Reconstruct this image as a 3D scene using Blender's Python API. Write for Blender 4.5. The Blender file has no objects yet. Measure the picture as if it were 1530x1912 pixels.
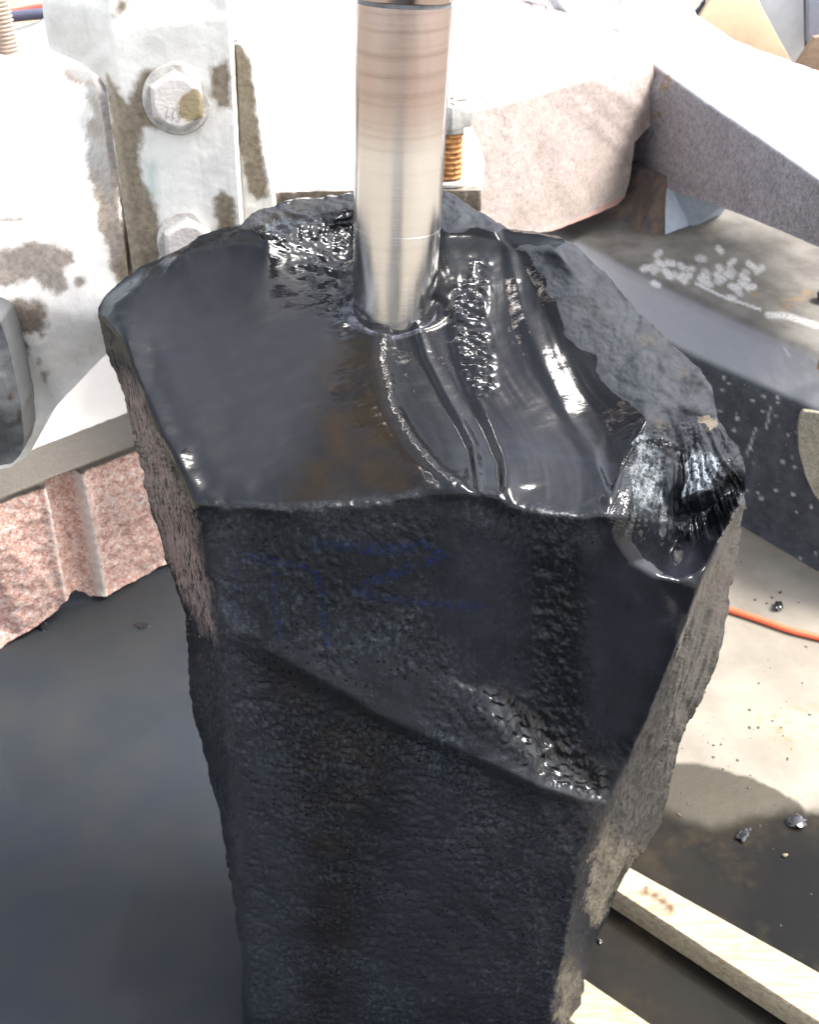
import bpy, bmesh, math, random
import numpy as np
from mathutils import Vector, Matrix
from mathutils.geometry import delaunay_2d_cdt

R = math.radians
rnd = random.Random(7)
scene = bpy.context.scene
col = scene.collection

# ------------------------------------------------------------------ camera, sky, sun, exposure
CAM_Z, PITCH, FPX, W0, H0 = 1.45, 36.0, 1900.0, 1530.0, 1912.0
cam_d = bpy.data.cameras.new('camera'); cam = bpy.data.objects.new('camera', cam_d); col.objects.link(cam)
cam.location = (0, 0, CAM_Z); cam.rotation_euler = (R(90 - PITCH), 0, 0)
cam_d.sensor_fit = 'HORIZONTAL'; cam_d.sensor_width = 36.0; cam_d.lens = 36.0 * FPX / W0
cam_d.clip_start = 0.02; cam_d.clip_end = 400
cam_d.dof.use_dof = True; cam_d.dof.focus_distance = 0.92; cam_d.dof.aperture_fstop = 17
scene.camera = cam

SUN_EL, SUN_AZ = 55.0, 86.0          # azimuth from +Y (behind the stone), positive to the right
world = bpy.data.worlds.new('World'); scene.world = world; world.use_nodes = True
wn, wl = world.node_tree.nodes, world.node_tree.links
bg = wn['Background']
sky = wn.new('ShaderNodeTexSky'); sky.sky_type = 'NISHITA'; sky.sun_disc = False
sky.sun_elevation = R(SUN_EL); sky.sun_rotation = R(SUN_AZ); sky.air_density = 1.0; sky.dust_density = 3.0; sky.ozone_density = 1.0
hs = wn.new('ShaderNodeHueSaturation'); hs.inputs['Saturation'].default_value = 0.38
wl.new(sky.outputs[0], hs.inputs['Color']); wl.new(hs.outputs[0], bg.inputs['Color'])
bg.inputs['Strength'].default_value = 0.135
sl = bpy.data.lights.new('sun', 'SUN'); sl.energy = 2.2; sl.angle = R(21); sl.color = (1.0, 0.965, 0.92)
so = bpy.data.objects.new('sun', sl); col.objects.link(so)
sd = Vector((math.sin(R(SUN_AZ)) * math.cos(R(SUN_EL)), math.cos(R(SUN_AZ)) * math.cos(R(SUN_EL)), math.sin(R(SUN_EL))))
so.rotation_euler = sd.to_track_quat('Z', 'Y').to_euler(); so.location = (0, 3, 5)
scene.view_settings.view_transform = 'Standard'; scene.view_settings.look = 'None'
scene.view_settings.gamma = 1.0; scene.view_settings.exposure = 2.1

# ------------------------------------------------------------------ helpers
CP, SP = math.cos(R(PITCH)), math.sin(R(PITCH))
def rays(px, py):
    a = (np.asarray(px, float) - W0 / 2) / FPX; b = -(np.asarray(py, float) - H0 / 2) / FPX
    return np.stack([a, CP + b * SP, -SP + b * CP], -1)          # depth 1 along the axis
CO = np.array([0, 0, CAM_Z])
def P(px, py, m, v):
    d = rays(px, py)
    t = v / d[1] if m == 'y' else (v - CAM_Z) / d[2] if m == 'z' else v
    return Vector(CO + d * t)
def inv_depth(px, py, m, v):
    d = rays(px, py)
    return d[1] / v if m == 'y' else d[2] / (v - CAM_Z) if m == 'z' else 1.0 / v

def hash3(ix, iy, iz, seed):
    h = (ix * 374761393 + iy * 668265263 + iz * 2147483647 + seed * 974634777).astype(np.int64)
    h = (h ^ (h >> 13)) * 1274126177 & 0x7fffffff
    h = (h ^ (h >> 16)) & 0xffff
    return h / 32767.5 - 1.0
def vnoise(p, seed=0):
    f = np.floor(p); i = f.astype(np.int64); t = p - f; t = t * t * t * (t * (t * 6 - 15) + 10)
    r = 0
    for dx in (0, 1):
        wx = t[..., 0] if dx else 1 - t[..., 0]
        for dy in (0, 1):
            wy = t[..., 1] if dy else 1 - t[..., 1]
            for dz in (0, 1):
                wz = t[..., 2] if dz else 1 - t[..., 2]
                r = r + wx * wy * wz * hash3(i[..., 0] + dx, i[..., 1] + dy, i[..., 2] + dz, seed)
    return r
def fbm(p, scale, octaves=4, seed=0, gain=0.5):
    p = p * np.asarray(scale, float); s = 0; a = 1.0; n = 0
    for k in range(octaves):
        s = s + a * vnoise(p + 17.3 * k, seed + k); n += a; a *= gain; p = p * 2.03
    return s / n

def seg_dist(px, py, poly, closed=False):
    best = np.full(px.shape, 1e18)
    n = len(poly)
    for k in range(n if closed else n - 1):
        x0, y0 = poly[k][:2]; x1, y1 = poly[(k + 1) % n][:2]
        dx, dy = x1 - x0, y1 - y0; L = dx * dx + dy * dy + 1e-9
        t = np.clip(((px - x0) * dx + (py - y0) * dy) / L, 0, 1)
        best = np.minimum(best, (px - x0 - t * dx) ** 2 + (py - y0 - t * dy) ** 2)
    return np.sqrt(best)
def inside(px, py, poly):
    r = np.zeros(px.shape, bool); n = len(poly)
    for k in range(n):
        x0, y0 = poly[k][:2]; x1, y1 = poly[(k + 1) % n][:2]
        if y0 == y1: continue
        c = ((y0 > py) != (y1 > py)) & (px < (x1 - x0) * (py - y0) / (y1 - y0) + x0)
        r ^= c
    return r
def sdf(px, py, poly):                      # positive inside
    d = seg_dist(px, py, poly, True)
    return np.where(inside(px, py, poly), d, -d)
def sstep(a, b, x):
    t = np.clip((x - a) / (b - a), 0, 1); return t * t * (3 - 2 * t)
def gauss_blur(a, valid, sig):
    if sig <= 0: return a
    r = max(1, int(sig * 2.6)); k = np.exp(-0.5 * (np.arange(-r, r + 1) / sig) ** 2); k /= k.sum()
    def conv(z):
        for ax in (0, 1):
            zp = np.pad(z, [(r, r) if i == ax else (0, 0) for i in (0, 1)])
            o = np.zeros_like(z)
            for j, w in enumerate(k):
                o += w * (zp[j:j + z.shape[0], :] if ax == 0 else zp[:, j:j + z.shape[1]])
            z = o
        return z
    v = valid.astype(float)
    return np.where(valid, conv(np.where(valid, a, 0)) / np.maximum(conv(v), 1e-6), a)

def tri_map(pts, edges, GX, GY, x0, y0, step):
    """linear interpolation of values over a constrained triangulation; pts (x,y,val)"""
    res = delaunay_2d_cdt([Vector((p[0], p[1])) for p in pts], edges, [], 0, 1e-4, True)
    V, _, F, OV = res[0], res[1], res[2], res[3]
    val = []
    for k, o in enumerate(OV):
        if o: val.append(pts[o[0]][2])
        else: val.append(None)
    known = [(V[k].x, V[k].y, v) for k, v in enumerate(val) if v is not None]
    for k, v in enumerate(val):
        if v is None:
            val[k] = min(known, key=lambda q: (q[0] - V[k].x) ** 2 + (q[1] - V[k].y) ** 2)[2]
    M = np.full(GX.shape, np.nan)
    ny, nx = GX.shape
    for f in F:
        for q in range(1, len(f) - 1):
            a, b, c = f[0], f[q], f[q + 1]
            ax, ay, bx, by, cx, cy = V[a].x, V[a].y, V[b].x, V[b].y, V[c].x, V[c].y
            i0 = max(0, int((min(ax, bx, cx) - x0) / step)); i1 = min(nx, int((max(ax, bx, cx) - x0) / step) + 2)
            j0 = max(0, int((min(ay, by, cy) - y0) / step)); j1 = min(ny, int((max(ay, by, cy) - y0) / step) + 2)
            if i1 <= i0 or j1 <= j0: continue
            det = (by - cy) * (ax - cx) + (cx - bx) * (ay - cy)
            if abs(det) < 1e-9: continue
            X = GX[j0:j1, i0:i1]; Y = GY[j0:j1, i0:i1]
            l0 = ((by - cy) * (X - cx) + (cx - bx) * (Y - cy)) / det
            l1 = ((cy - ay) * (X - cx) + (ax - cx) * (Y - cy)) / det
            l2 = 1 - l0 - l1
            m = (l0 > -1e-4) & (l1 > -1e-4) & (l2 > -1e-4)
            M[j0:j1, i0:i1][m] = (l0 * val[a] + l1 * val[b] + l2 * val[c])[m]
    return M
def densify(poly, seg, closed, jag=0.0, seed=0):
    out = []; n = len(poly)
    for k in range(n if closed else n - 1):
        a = poly[k]; b = poly[(k + 1) % n]
        L = math.hypot(b[0] - a[0], b[1] - a[1]); m = max(1, int(L / seg))
        for j in range(m):
            t = j / m
            out.append([a[i] + (b[i] - a[i]) * t for i in range(3)])
    if not closed: out.append(list(poly[-1][:3]))
    if jag:
        q = np.array([[o[0], o[1], 0] for o in out])
        n1 = fbm(q, 1 / 22.0, 4, seed, 0.75) * jag; n2 = fbm(q, 1 / 22.0, 4, seed + 50, 0.75) * jag
        for o, u, v in zip(out, n1, n2): o[0] += u; o[1] += v
    return out

def setup(o, label=None, cat=None, group=None, kind=None):
    if label: o['label'] = label
    if cat: o['category'] = cat
    if group: o['group'] = group
    if kind: o['kind'] = kind
    return o
def link(name, me, m=None, parent=None):
    o = bpy.data.objects.new(name, me); col.objects.link(o)
    if m is not None and len(me.materials) == 0: me.materials.append(m)
    if parent is not None: o.parent = parent
    return o
def empty(name, loc, label, cat, group=None):
    o = bpy.data.objects.new(name, None); o.empty_display_size = 0.05; col.objects.link(o); o.location = loc
    return setup(o, label, cat, group)
def to_local(o):
    """keep world placement when parenting to an unrotated empty"""
    if o.parent is not None: o.location = o.location - o.parent.location
    return o

def sheet(name, m, outline, lines=(), step=4.0, blur=6.0, back=((0, .1, 0),), jag=0.0, relief=None, attrs=None, parent=None, shrink=0.0, seed=3, sharp=True, soft=None):
    """A solid whose visible side is a dense height field through control points (px,py,mode,value) set in space,
    closed by walls that run back along the offsets in `back`."""
    conv = lambda pl: [(p[0], p[1], inv_depth(*p)) for p in pl]
    ol = densify(conv(outline), step * 2.5 if jag else 30, True, jag, seed)
    pts = [tuple(p) for p in ol]; edges = [(k, (k + 1) % len(ol)) for k in range(len(ol))]
    for pl in lines:
        q = conv(pl)
        if len(q) > 1: q = densify(q, 40, False)
        b = len(pts); pts += [tuple(p) for p in q]; edges += [(b + k, b + k + 1) for k in range(len(q) - 1)]
    xs = [p[0] for p in ol]; ys = [p[1] for p in ol]
    x0, y0 = min(xs) - 3 * step, min(ys) - 3 * step
    nx = int((max(xs) + 3 * step - x0) / step) + 1; ny = int((max(ys) + 3 * step - y0) / step) + 1
    GX, GY = np.meshgrid(x0 + np.arange(nx) * step, y0 + np.arange(ny) * step)
    Wm = tri_map(pts, edges, GX, GY, x0, y0, step)
    mask = inside(GX, GY, ol)
    if not mask.any(): raise RuntimeError(name)
    # fill what lies outside
    Wm[~mask] = np.nan
    bad = mask & np.isnan(Wm)
    for it in range(8):
        nanm = np.isnan(Wm); Wp = np.pad(Wm, 1, constant_values=np.nan)
        st = np.stack([Wp[1 + dy:1 + dy + ny, 1 + dx:1 + dx + nx] for dy in (-1, 0, 1) for dx in (-1, 0, 1)])
        cnt = (~np.isnan(st)).sum(0); s = np.nansum(st, 0)
        Wm = np.where(nanm & (cnt > 0), s / np.maximum(cnt, 1), Wm)
    ok = ~np.isnan(Wm); Wm[~ok] = np.nanmean(Wm)
    if soft:
        sg, hard = soft; dm = seg_dist(GX, GY, ol, True)
        for hl in hard: dm = np.minimum(dm, seg_dist(GX, GY, hl))
        Ws = gauss_blur(Wm, mask, sg / step); kk = sstep(10, 60, dm)
        Wm = Wm * (1 - kk) + Ws * kk
    Wm = gauss_blur(Wm, ok, blur / step)
    # faces and the used nodes
    cell = mask[:-1, :-1] & mask[1:, :-1] & mask[:-1, 1:] & mask[1:, 1:]
    idx = np.full(mask.shape, -1, int)
    used = np.zeros(mask.shape, bool)
    used[:-1, :-1] |= cell; used[1:, :-1] |= cell; used[:-1, 1:] |= cell; used[1:, 1:] |= cell
    idx[used] = np.arange(used.sum())
    jj, ii = np.nonzero(cell)
    F = np.stack([idx[jj, ii], idx[jj + 1, ii], idx[jj + 1, ii + 1], idx[jj, ii + 1]], -1)
    e = np.concatenate([F[:, [0, 1]], F[:, [1, 2]], F[:, [2, 3]], F[:, [3, 0]]])
    key = np.sort(e, 1); code = key[:, 0] * (used.sum() + 1) + key[:, 1]
    u, inv, c = np.unique(code, return_inverse=True, return_counts=True)
    be = e[c[inv] == 1]
    PX = GX.copy(); PY = GY.copy()
    bset = np.unique(be); fx = PX[used]; fy = PY[used]
    # snap rim nodes onto the outline
    bx, by = fx[bset], fy[bset]; bestd = np.full(bx.shape, 1e18); nxp = bx.copy(); nyp = by.copy()
    for k in range(len(ol)):
        ax, ay = ol[k][:2]; cx, cy = ol[(k + 1) % len(ol)][:2]
        dx, dy = cx - ax, cy - ay; L = dx * dx + dy * dy + 1e-9
        t = np.clip(((bx - ax) * dx + (by - ay) * dy) / L, 0, 1)
        qx, qy = ax + t * dx, ay + t * dy; d = (bx - qx) ** 2 + (by - qy) ** 2
        b = d < bestd; bestd[b] = d[b]; nxp[b] = qx[b]; nyp[b] = qy[b]
    okb = bestd < (1.6 * step) ** 2
    fx[bset[okb]] = nxp[okb]; fy[bset[okb]] = nyp[okb]
    PX[used] = fx; PY[used] = fy
    # bilinear resample of W at the moved nodes
    gx = np.clip((PX - x0) / step, 0, nx - 1.001); gy = np.clip((PY - y0) / step, 0, ny - 1.001)
    i = gx.astype(int); j = gy.astype(int); tx = gx - i; ty = gy - j
    Wr = (Wm[j, i] * (1 - tx) + Wm[j, i + 1] * tx) * (1 - ty) + (Wm[j + 1, i] * (1 - tx) + Wm[j + 1, i + 1] * tx) * ty
    pos = CO + rays(PX, PY) / Wr[..., None]
    if relief is not None:
        base = CO + rays(GX, GY) / Wm[..., None]
        gu = np.gradient(base, axis=1); gv = np.gradient(base, axis=0)
        nrm = -np.cross(gu, gv); nrm /= np.maximum(np.linalg.norm(nrm, axis=-1, keepdims=True), 1e-12)
        toc = CO - base; flip = (nrm * toc).sum(-1) < 0; nrm[flip] *= -1
        h = relief(PX, PY, pos, step)
        pos = pos + nrm * h[..., None]
    V = pos[used]
    # boundary loop
    nxt = {int(a): int(b) for a, b in be}
    loops = []; seen = set()
    for s in nxt:
        if s in seen: continue
        L = [s]; seen.add(s); q = nxt[s]
        while q != s and q not in seen:
            L.append(q); seen.add(q); q = nxt.get(q, s)
        loops.append(L)
    loops.sort(key=len); loop = loops[-1]
    nf = len(V); cen = V.mean(0)
    extra = []; faces = []; attr_src = []
    prev = np.array(loop); n = len(loop)
    LV = V[loop]
    for r_, off in enumerate(back):
        sv = shrink[r_] if isinstance(shrink, (list, tuple)) else shrink * (r_ + 1) / len(back)
        ring = LV + np.array(off); c0 = cen + np.array(off)
        ring = ring + (c0 - ring) * sv
        ids = nf + len(extra) * 1 + np.arange(n)
        extra_start = nf + sum(len(x) for x in extra)
        ids = extra_start + np.arange(n)
        extra.append(ring); attr_src.append(np.array(loop))
        a = prev; b = np.roll(prev, -1)
        faces.append(np.stack([b, a, ids, np.roll(ids, -1)], -1)); prev = ids
    cid = nf + sum(len(x) for x in extra)
    extra.append(extra[-1].mean(0, keepdims=True)); attr_src.append(np.array([loop[0]]))
    AV = np.concatenate([V] + extra); src = np.concatenate([np.arange(nf)] + attr_src)
    Q = np.concatenate([F[:, ::1]] + faces)
    T = np.stack([np.roll(prev, -1), prev, np.full(n, cid)], -1)
    me = bpy.data.meshes.new(name)
    me.vertices.add(len(AV)); me.vertices.foreach_set('co', AV.astype(np.float32).ravel())
    nl = len(Q) * 4 + len(T) * 3
    me.loops.add(nl); me.loops.foreach_set('vertex_index', np.concatenate([Q.ravel(), T.ravel()]).astype(np.int32))
    me.polygons.add(len(Q) + len(T))
    ls = np.concatenate([np.arange(len(Q)) * 4, len(Q) * 4 + np.arange(len(T)) * 3]).astype(np.int32)
    me.polygons.foreach_set('loop_start', ls)
    me.polygons.foreach_set('use_smooth', np.ones(len(ls), bool))
    me.update(calc_edges=True)
    if sharp:
        ev = np.empty(len(me.edges) * 2, np.int32); me.edges.foreach_get('vertices', ev); ev = np.sort(ev.reshape(-1, 2), 1)
        bcode = set((np.sort(be, 1)[:, 0].astype(np.int64) * 10000000 + np.sort(be, 1)[:, 1]).tolist())
        ec = ev[:, 0].astype(np.int64) * 10000000 + ev[:, 1]
        sh = np.isin(ec, np.array(list(bcode)))
        at = me.attributes.new('sharp_edge', 'BOOLEAN', 'EDGE'); at.data.foreach_set('value', sh)
    if attrs is not None:
        for k, a in attrs(PX, PY, pos).items():
            at = me.attributes.new(k, 'FLOAT', 'POINT'); at.data.foreach_set('value', a[used][src].astype(np.float32))
    me.validate()
    o = link(name, me, m, parent)
    if parent is not None:
        o.matrix_parent_inverse = Matrix.Translation(-parent.location)
    return o

def mesh_obj(name, bm, m, parent=None, smooth=True, local=False):
    bmesh.ops.recalc_face_normals(bm, faces=bm.faces)
    me = bpy.data.meshes.new(name); bm.to_mesh(me); bm.free()
    if smooth:
        for p in me.polygons: p.use_smooth = True
    o = link(name, me, m, parent)
    if parent is not None and not local: o.matrix_parent_inverse = Matrix.Translation(-parent.location)
    return o
def lathe(name, m, profile, origin, axis=(0, 0, 1), seg=64, parent=None, sharp_ang=40):
    bm = bmesh.new(); rings = []
    q = Vector((0, 0, 1)).rotation_difference(Vector(axis).normalized())
    for r, z in profile:
        rings.append([bm.verts.new(Vector(origin) + q @ Vector((r * math.cos(2 * math.pi * k / seg), r * math.sin(2 * math.pi * k / seg), z))) for k in range(seg)])
    for a, b in zip(rings, rings[1:]):
        for k in range(seg): bm.faces.new((a[k], a[(k + 1) % seg], b[(k + 1) % seg], b[k]))
    bm.faces.new(rings[0][::-1]); bm.faces.new(rings[-1])
    o = mesh_obj(name, bm, m, parent)
    o.data.set_sharp_from_angle(angle=R(sharp_ang))
    return o
def prism(name, m, pts, off, parent=None, bevel=0.002, rough=0.0, cuts=0, seed=1):
    """polygon in space (list of Vector) extruded along off, bevelled; optional chipped/rough surface"""
    bm = bmesh.new(); off = Vector(off)
    a = [bm.verts.new(p) for p in pts]; b = [bm.verts.new(Vector(p) + off) for p in pts]
    n = len(pts)
    bm.faces.new(a); bm.faces.new(b[::-1])
    for k in range(n): bm.faces.new((a[k], b[k], b[(k + 1) % n], a[(k + 1) % n]))
    bmesh.ops.recalc_face_normals(bm, faces=bm.faces)
    if bevel: bmesh.ops.bevel(bm, geom=list(bm.edges), offset=bevel, segments=2, affect='EDGES', profile=0.6)
    if cuts:
        bmesh.ops.triangulate(bm, faces=[f for f in bm.faces if len(f.verts) > 4])
        bmesh.ops.subdivide_edges(bm, edges=[e for e in bm.edges if e.calc_length() > 0.02], cuts=cuts, use_grid_fill=True)
    if rough:
        bm.normal_update(); co = np.array([v.co[:] for v in bm.verts]); h = fbm(co, 30, 4, seed) * rough
        for v, k in zip(bm.verts, h): v.co += v.normal * float(k)
    o = mesh_obj(name, bm, m, parent)
    o.data.set_sharp_from_angle(angle=R(50))
    return o
def tube(name, m, pts, r, parent=None, seg=14, sub=6):
    P_ = [Vector(p) for p in pts]; path = []
    for k in range(len(P_) - 1):
        p0 = P_[max(k - 1, 0)]; p1 = P_[k]; p2 = P_[k + 1]; p3 = P_[min(k + 2, len(P_) - 1)]
        for j in range(sub):
            t = j / sub
            path.append(0.5 * ((2 * p1) + (p2 - p0) * t + (2 * p0 - 5 * p1 + 4 * p2 - p3) * t * t + (3 * p1 - p0 - 3 * p2 + p3) * t ** 3))
    path.append(P_[-1])
    bm = bmesh.new(); rings = []
    for k, p in enumerate(path):
        d = (path[min(k + 1, len(path) - 1)] - path[max(k - 1, 0)]).normalized()
        u = d.cross(Vector((0, 0, 1))).normalized(); v = u.cross(d)
        rings.append([bm.verts.new(p + u * r * math.cos(2 * math.pi * q / seg) + v * r * math.sin(2 * math.pi * q / seg)) for q in range(seg)])
    for a, b in zip(rings, rings[1:]):
        for q in range(seg): bm.faces.new((a[q], a[(q + 1) % seg], b[(q + 1) % seg], b[q]))
    bm.faces.new(rings[0][::-1]); bm.faces.new(rings[-1])
    return mesh_obj(name, bm, m, parent)

# ------------------------------------------------------------------ node helpers
class N:
    def __init__(s, name):
        s.m = bpy.data.materials.new(name); s.m.use_nodes = True; s.t = s.m.node_tree
        s.b = s.t.nodes['Principled BSDF']; s.out = s.t.nodes['Material Output']
        s.co = s.n('ShaderNodeNewGeometry').outputs['Position']
    def n(s, typ, **kw):
        x = s.t.nodes.new(typ)
        for k, v in kw.items(): setattr(x, k, v)
        return x
    def set(s, sock, v):
        if hasattr(v, 'is_output') or hasattr(v, 'links'): s.t.links.new(v, sock)
        else:
            if isinstance(v, tuple) and len(v) == 3 and sock.type == 'RGBA': v = (*v, 1)
            sock.default_value = v
    def mapped(s, scale=(1, 1, 1), rot=(0, 0, 0), co=None):
        x = s.n('ShaderNodeMapping'); s.set(x.inputs['Vector'], co or s.co); x.inputs['Scale'].default_value = scale; x.inputs['Rotation'].default_value = tuple(R(a) for a in rot)
        return x.outputs[0]
    def noise(s, scale=5, detail=5, rough=0.55, co=None, dist=0.0):
        x = s.n('ShaderNodeTexNoise'); s.set(x.inputs['Vector'], co or s.co)
        x.inputs['Scale'].default_value = scale; x.inputs['Detail'].default_value = detail; x.inputs['Roughness'].default_value = rough; x.inputs['Distortion'].default_value = dist
        return x.outputs['Fac']
    def voro(s, scale=50, co=None, feature='F1', out='Distance', rnd_=1.0):
        x = s.n('ShaderNodeTexVoronoi', feature=feature); s.set(x.inputs['Vector'], co or s.co)
        x.inputs['Scale'].default_value = scale; x.inputs['Randomness'].default_value = rnd_
        return x.outputs[out]
    def ramp(s, fac, stops, interp='LINEAR'):
        x = s.n('ShaderNodeValToRGB'); s.set(x.inputs['Fac'], fac); cr = x.color_ramp; cr.interpolation = interp
        while len(cr.elements) < len(stops): cr.elements.new(0.5)
        for e, (p, c) in zip(cr.elements, stops):
            e.position = p; e.color = (*c, 1) if isinstance(c, tuple) else (c, c, c, 1)
        return x.outputs[0]
    def mix(s, fac, a, b, mode='MIX'):
        x = s.n('ShaderNodeMix', data_type='RGBA', blend_type=mode)
        s.set(x.inputs[0], fac); s.set(x.inputs[6], a); s.set(x.inputs[7], b); return x.outputs[2]
    def math(s, op, a, b=0.0, c=0.0, clamp=False):
        x = s.n('ShaderNodeMath', operation=op); x.use_clamp = clamp
        s.set(x.inputs[0], a); s.set(x.inputs[1], b); s.set(x.inputs[2], c); return x.outputs[0]
    def rng(s, v, a, b, c=0.0, d=1.0):
        x = s.n('ShaderNodeMapRange'); x.clamp = True; x.interpolation_type = 'SMOOTHSTEP'
        s.set(x.inputs[0], v); x.inputs[1].default_value = a; x.inputs[2].default_value = b; x.inputs[3].default_value = c; x.inputs[4].default_value = d
        return x.outputs[0]
    def attr(s, name): return s.n('ShaderNodeAttribute', attribute_name=name).outputs['Fac']
    def bump(s, h, dist=0.001, strength=1.0, normal=None):
        x = s.n('ShaderNodeBump'); s.set(x.inputs['Height'], h); x.inputs['Distance'].default_value = dist; s.set(x.inputs['Strength'], strength)
        if normal is not None: s.set(x.inputs['Normal'], normal)
        return x.outputs[0]
    def fin(s, color=None, rough=None, metal=None, normal=None, coat=None, coat_rough=None, coat_n=None, spec=None):
        i = s.b.inputs
        for k, v in (('Base Color', color), ('Roughness', rough), ('Metallic', metal), ('Normal', normal), ('Coat Weight', coat), ('Coat Roughness', coat_rough), ('Coat Normal', coat_n), ('Specular IOR Level', spec)):
            if v is not None: s.set(i[k], v)
        i['Coat IOR'].default_value = 1.4
        return s.m

# ------------------------------------------------------------------ materials
def mat_basalt():
    s = N('wet_basalt')
    n1 = s.noise(18, 5); n2 = s.noise(160, 4, 0.6); n3 = s.noise(600, 3, 0.6)
    wetc = s.mix(n1, (0.0035, 0.004, 0.005), (0.008, 0.0085, 0.010))
    wetc = s.mix(s.math('MULTIPLY', s.attr('brown'), s.rng(s.noise(34, 6, 0.6), 0.25, 0.7)), wetc, (0.013, 0.0090, 0.0050))
    wetc = s.mix(s.math('MULTIPLY', s.rng(n3, 0.55, 0.75), 0.35), wetc, (0.016, 0.018, 0.02))
    slurry = s.math('MULTIPLY', s.attr('slurry'), s.rng(s.noise(1, 4, 0.6, s.mapped((26, 95, 95), (0, 0, -22))), 0.3, 0.7, 0.25, 1.0))
    wetc = s.mix(slurry, wetc, (0.0062, 0.0066, 0.0090))  # slurry tone carries the wet sheen in the base colour
    wetc = s.mix(s.math('MULTIPLY', s.attr('grain'), 0.8), wetc, s.mix(n1, (0.0015, 0.0021, 0.0031), (0.0048, 0.0060, 0.0082)), 'ADD')
    wetc = s.mix(s.math('MULTIPLY', s.attr('front_sheen'), s.rng(s.noise(1, 4, 0.6, s.mapped((30, 30, 9))), 0.3, 0.7, 0.6, 1.0)), wetc, (0.0105, 0.0108, 0.0142), 'ADD')  # adds the front facets' wet sheen into the base colour
    fl = s.math('MULTIPLY', s.rng(s.noise(1, 5, 0.7, s.mapped((240, 240, 130))), 0.47, 0.66), s.attr('grain'))
    wetc = s.mix(s.math('MULTIPLY', fl, s.rng(s.noise(11, 3), .35, .65, .1, .65)), wetc, (0.040, 0.048, 0.060))
    bl = s.math('MULTIPLY', s.attr('blue'), s.rng(s.noise(220, 4, 0.75), 0.42, 0.66, 0, .55))
    wetc = s.mix(bl, wetc, (0.002, 0.012, 0.075))
    pit = s.rng(s.voro(150, s.mapped((1, 1, .7))), 0.10, 0.30, 1, 0)
    wetc = s.mix(s.math('MULTIPLY', pit, s.math('MULTIPLY', s.attr('grain'), s.rng(s.noise(16, 3), .4, .6))), wetc, (0.002, 0.0022, 0.0028))
    spk = s.rng(s.voro(210), 0.07, 0.13, 1, 0)
    wetc = s.mix(s.math('MULTIPLY', spk, s.math('MULTIPLY', s.attr('grain'), s.rng(s.noise(38, 3), .52, .6, 0, .8))), wetc, (0.085, 0.085, 0.08))
    dryc = s.mix(s.rng(s.noise(55, 6, 0.65), 0.3, 0.7), (0.012, 0.014, 0.018), (0.027, 0.030, 0.036))
    dryc = s.mix(s.rng(s.noise(23, 4), 0.55, 0.72), dryc, (0.034, 0.029, 0.025))
    dryc = s.mix(s.math('MULTIPLY', s.attr('fresh_glint'), s.rng(s.noise(1, 4, .7, s.mapped((300, 300, 50))), .42, .56)), dryc, (0.21, 0.23, 0.25))  # streaks put bright wet reflections on the pale fracture into the colour
    crack = s.rng(s.voro(26, s.mapped((1, .7, 1), co=s.mix(0.06, s.co, s.n('ShaderNodeTexNoise').outputs['Color'])), 'DISTANCE_TO_EDGE'), 0.0, 0.02, 1, 0)
    dryc = s.mix(s.math('MULTIPLY', crack, 0.3), dryc, (0.01, 0.011, 0.013))
    dry = s.rng(s.math('ADD', s.attr('dry'), s.math('MULTIPLY', s.math('SUBTRACT', s.noise(90, 4), 0.5), 0.35)), 0.42, 0.58)
    c = s.mix(dry, wetc, dryc)
    fib = s.noise(1, 4, 0.65, s.mapped((420, 420, 60), (0, 8, 0)))
    pk = s.math('MULTIPLY', s.attr('pink'), s.rng(fib, 0.40, 0.56))
    c = s.mix(pk, c, s.mix(s.noise(150, 3), (0.12, 0.085, 0.08), (0.21, 0.155, 0.14)))
    tn = s.rng(s.math('ADD', s.attr('tan'), s.math('MULTIPLY', s.math('SUBTRACT', s.noise(1, 5, 0.7, s.mapped((330, 330, 120))), 0.5), 1.3)), 0.45, 0.6)
    c = s.mix(tn, c, s.mix(s.noise(200, 3), (0.055, 0.046, 0.035), (0.14, 0.12, 0.088)))
    gb = s.math('MULTIPLY', s.attr('greybrown'), s.rng(s.noise(1, 5, 0.65, s.mapped((300, 300, 70))), 0.30, 0.62))
    c = s.mix(gb, c, s.mix(s.noise(60, 4), (0.022, 0.02, 0.018), (0.072, 0.065, 0.057)))
    notwet = s.math('MAXIMUM', s.math('MAXIMUM', dry, tn), s.math('MAXIMUM', pk, gb))
    fine = s.math('ADD', s.math('MULTIPLY', n2, 0.6), s.math('MULTIPLY', n3, 0.35))
    b1 = s.bump(fine, 0.0012, s.math('ADD', 0.35, s.math('MULTIPLY', s.attr('grain'), 0.65)))
    rip = s.math('ADD', s.math('MULTIPLY', s.noise(1, 4, 0.55, s.mapped((55, 150, 150), (0, 0, -25)), 0.4), 0.7), s.math('MULTIPLY', s.noise(1, 4, 0.6, s.mapped((150, 420, 420), (0, 0, -25)), 0.5), 0.45))
    b2 = s.bump(s.math('ADD', rip, s.math('MULTIPLY', s.noise(430, 4, 0.75), s.math('MULTIPLY', s.attr('grain'), 1.3))), 0.0009, s.math('ADD', 0.30, s.math('MULTIPLY', s.attr('grain'), 0.7)))
    rough = s.math('ADD', s.math('MULTIPLY', notwet, 0.5), s.math('ADD', 0.26, s.math('MULTIPLY', s.attr('grain'), 0.18)))
    wet = s.math('MULTIPLY', s.math('SUBTRACT', 1.0, notwet), s.math('ADD', 0.42, s.math('MULTIPLY', s.attr('film'), 0.58)))
    return s.fin(c, rough, 0.0, b1, wet, s.math('ADD', 0.05, s.math('MULTIPLY', s.attr('grain'), 0.06)), b2, s.math('MULTIPLY', notwet, 0.25))
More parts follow.
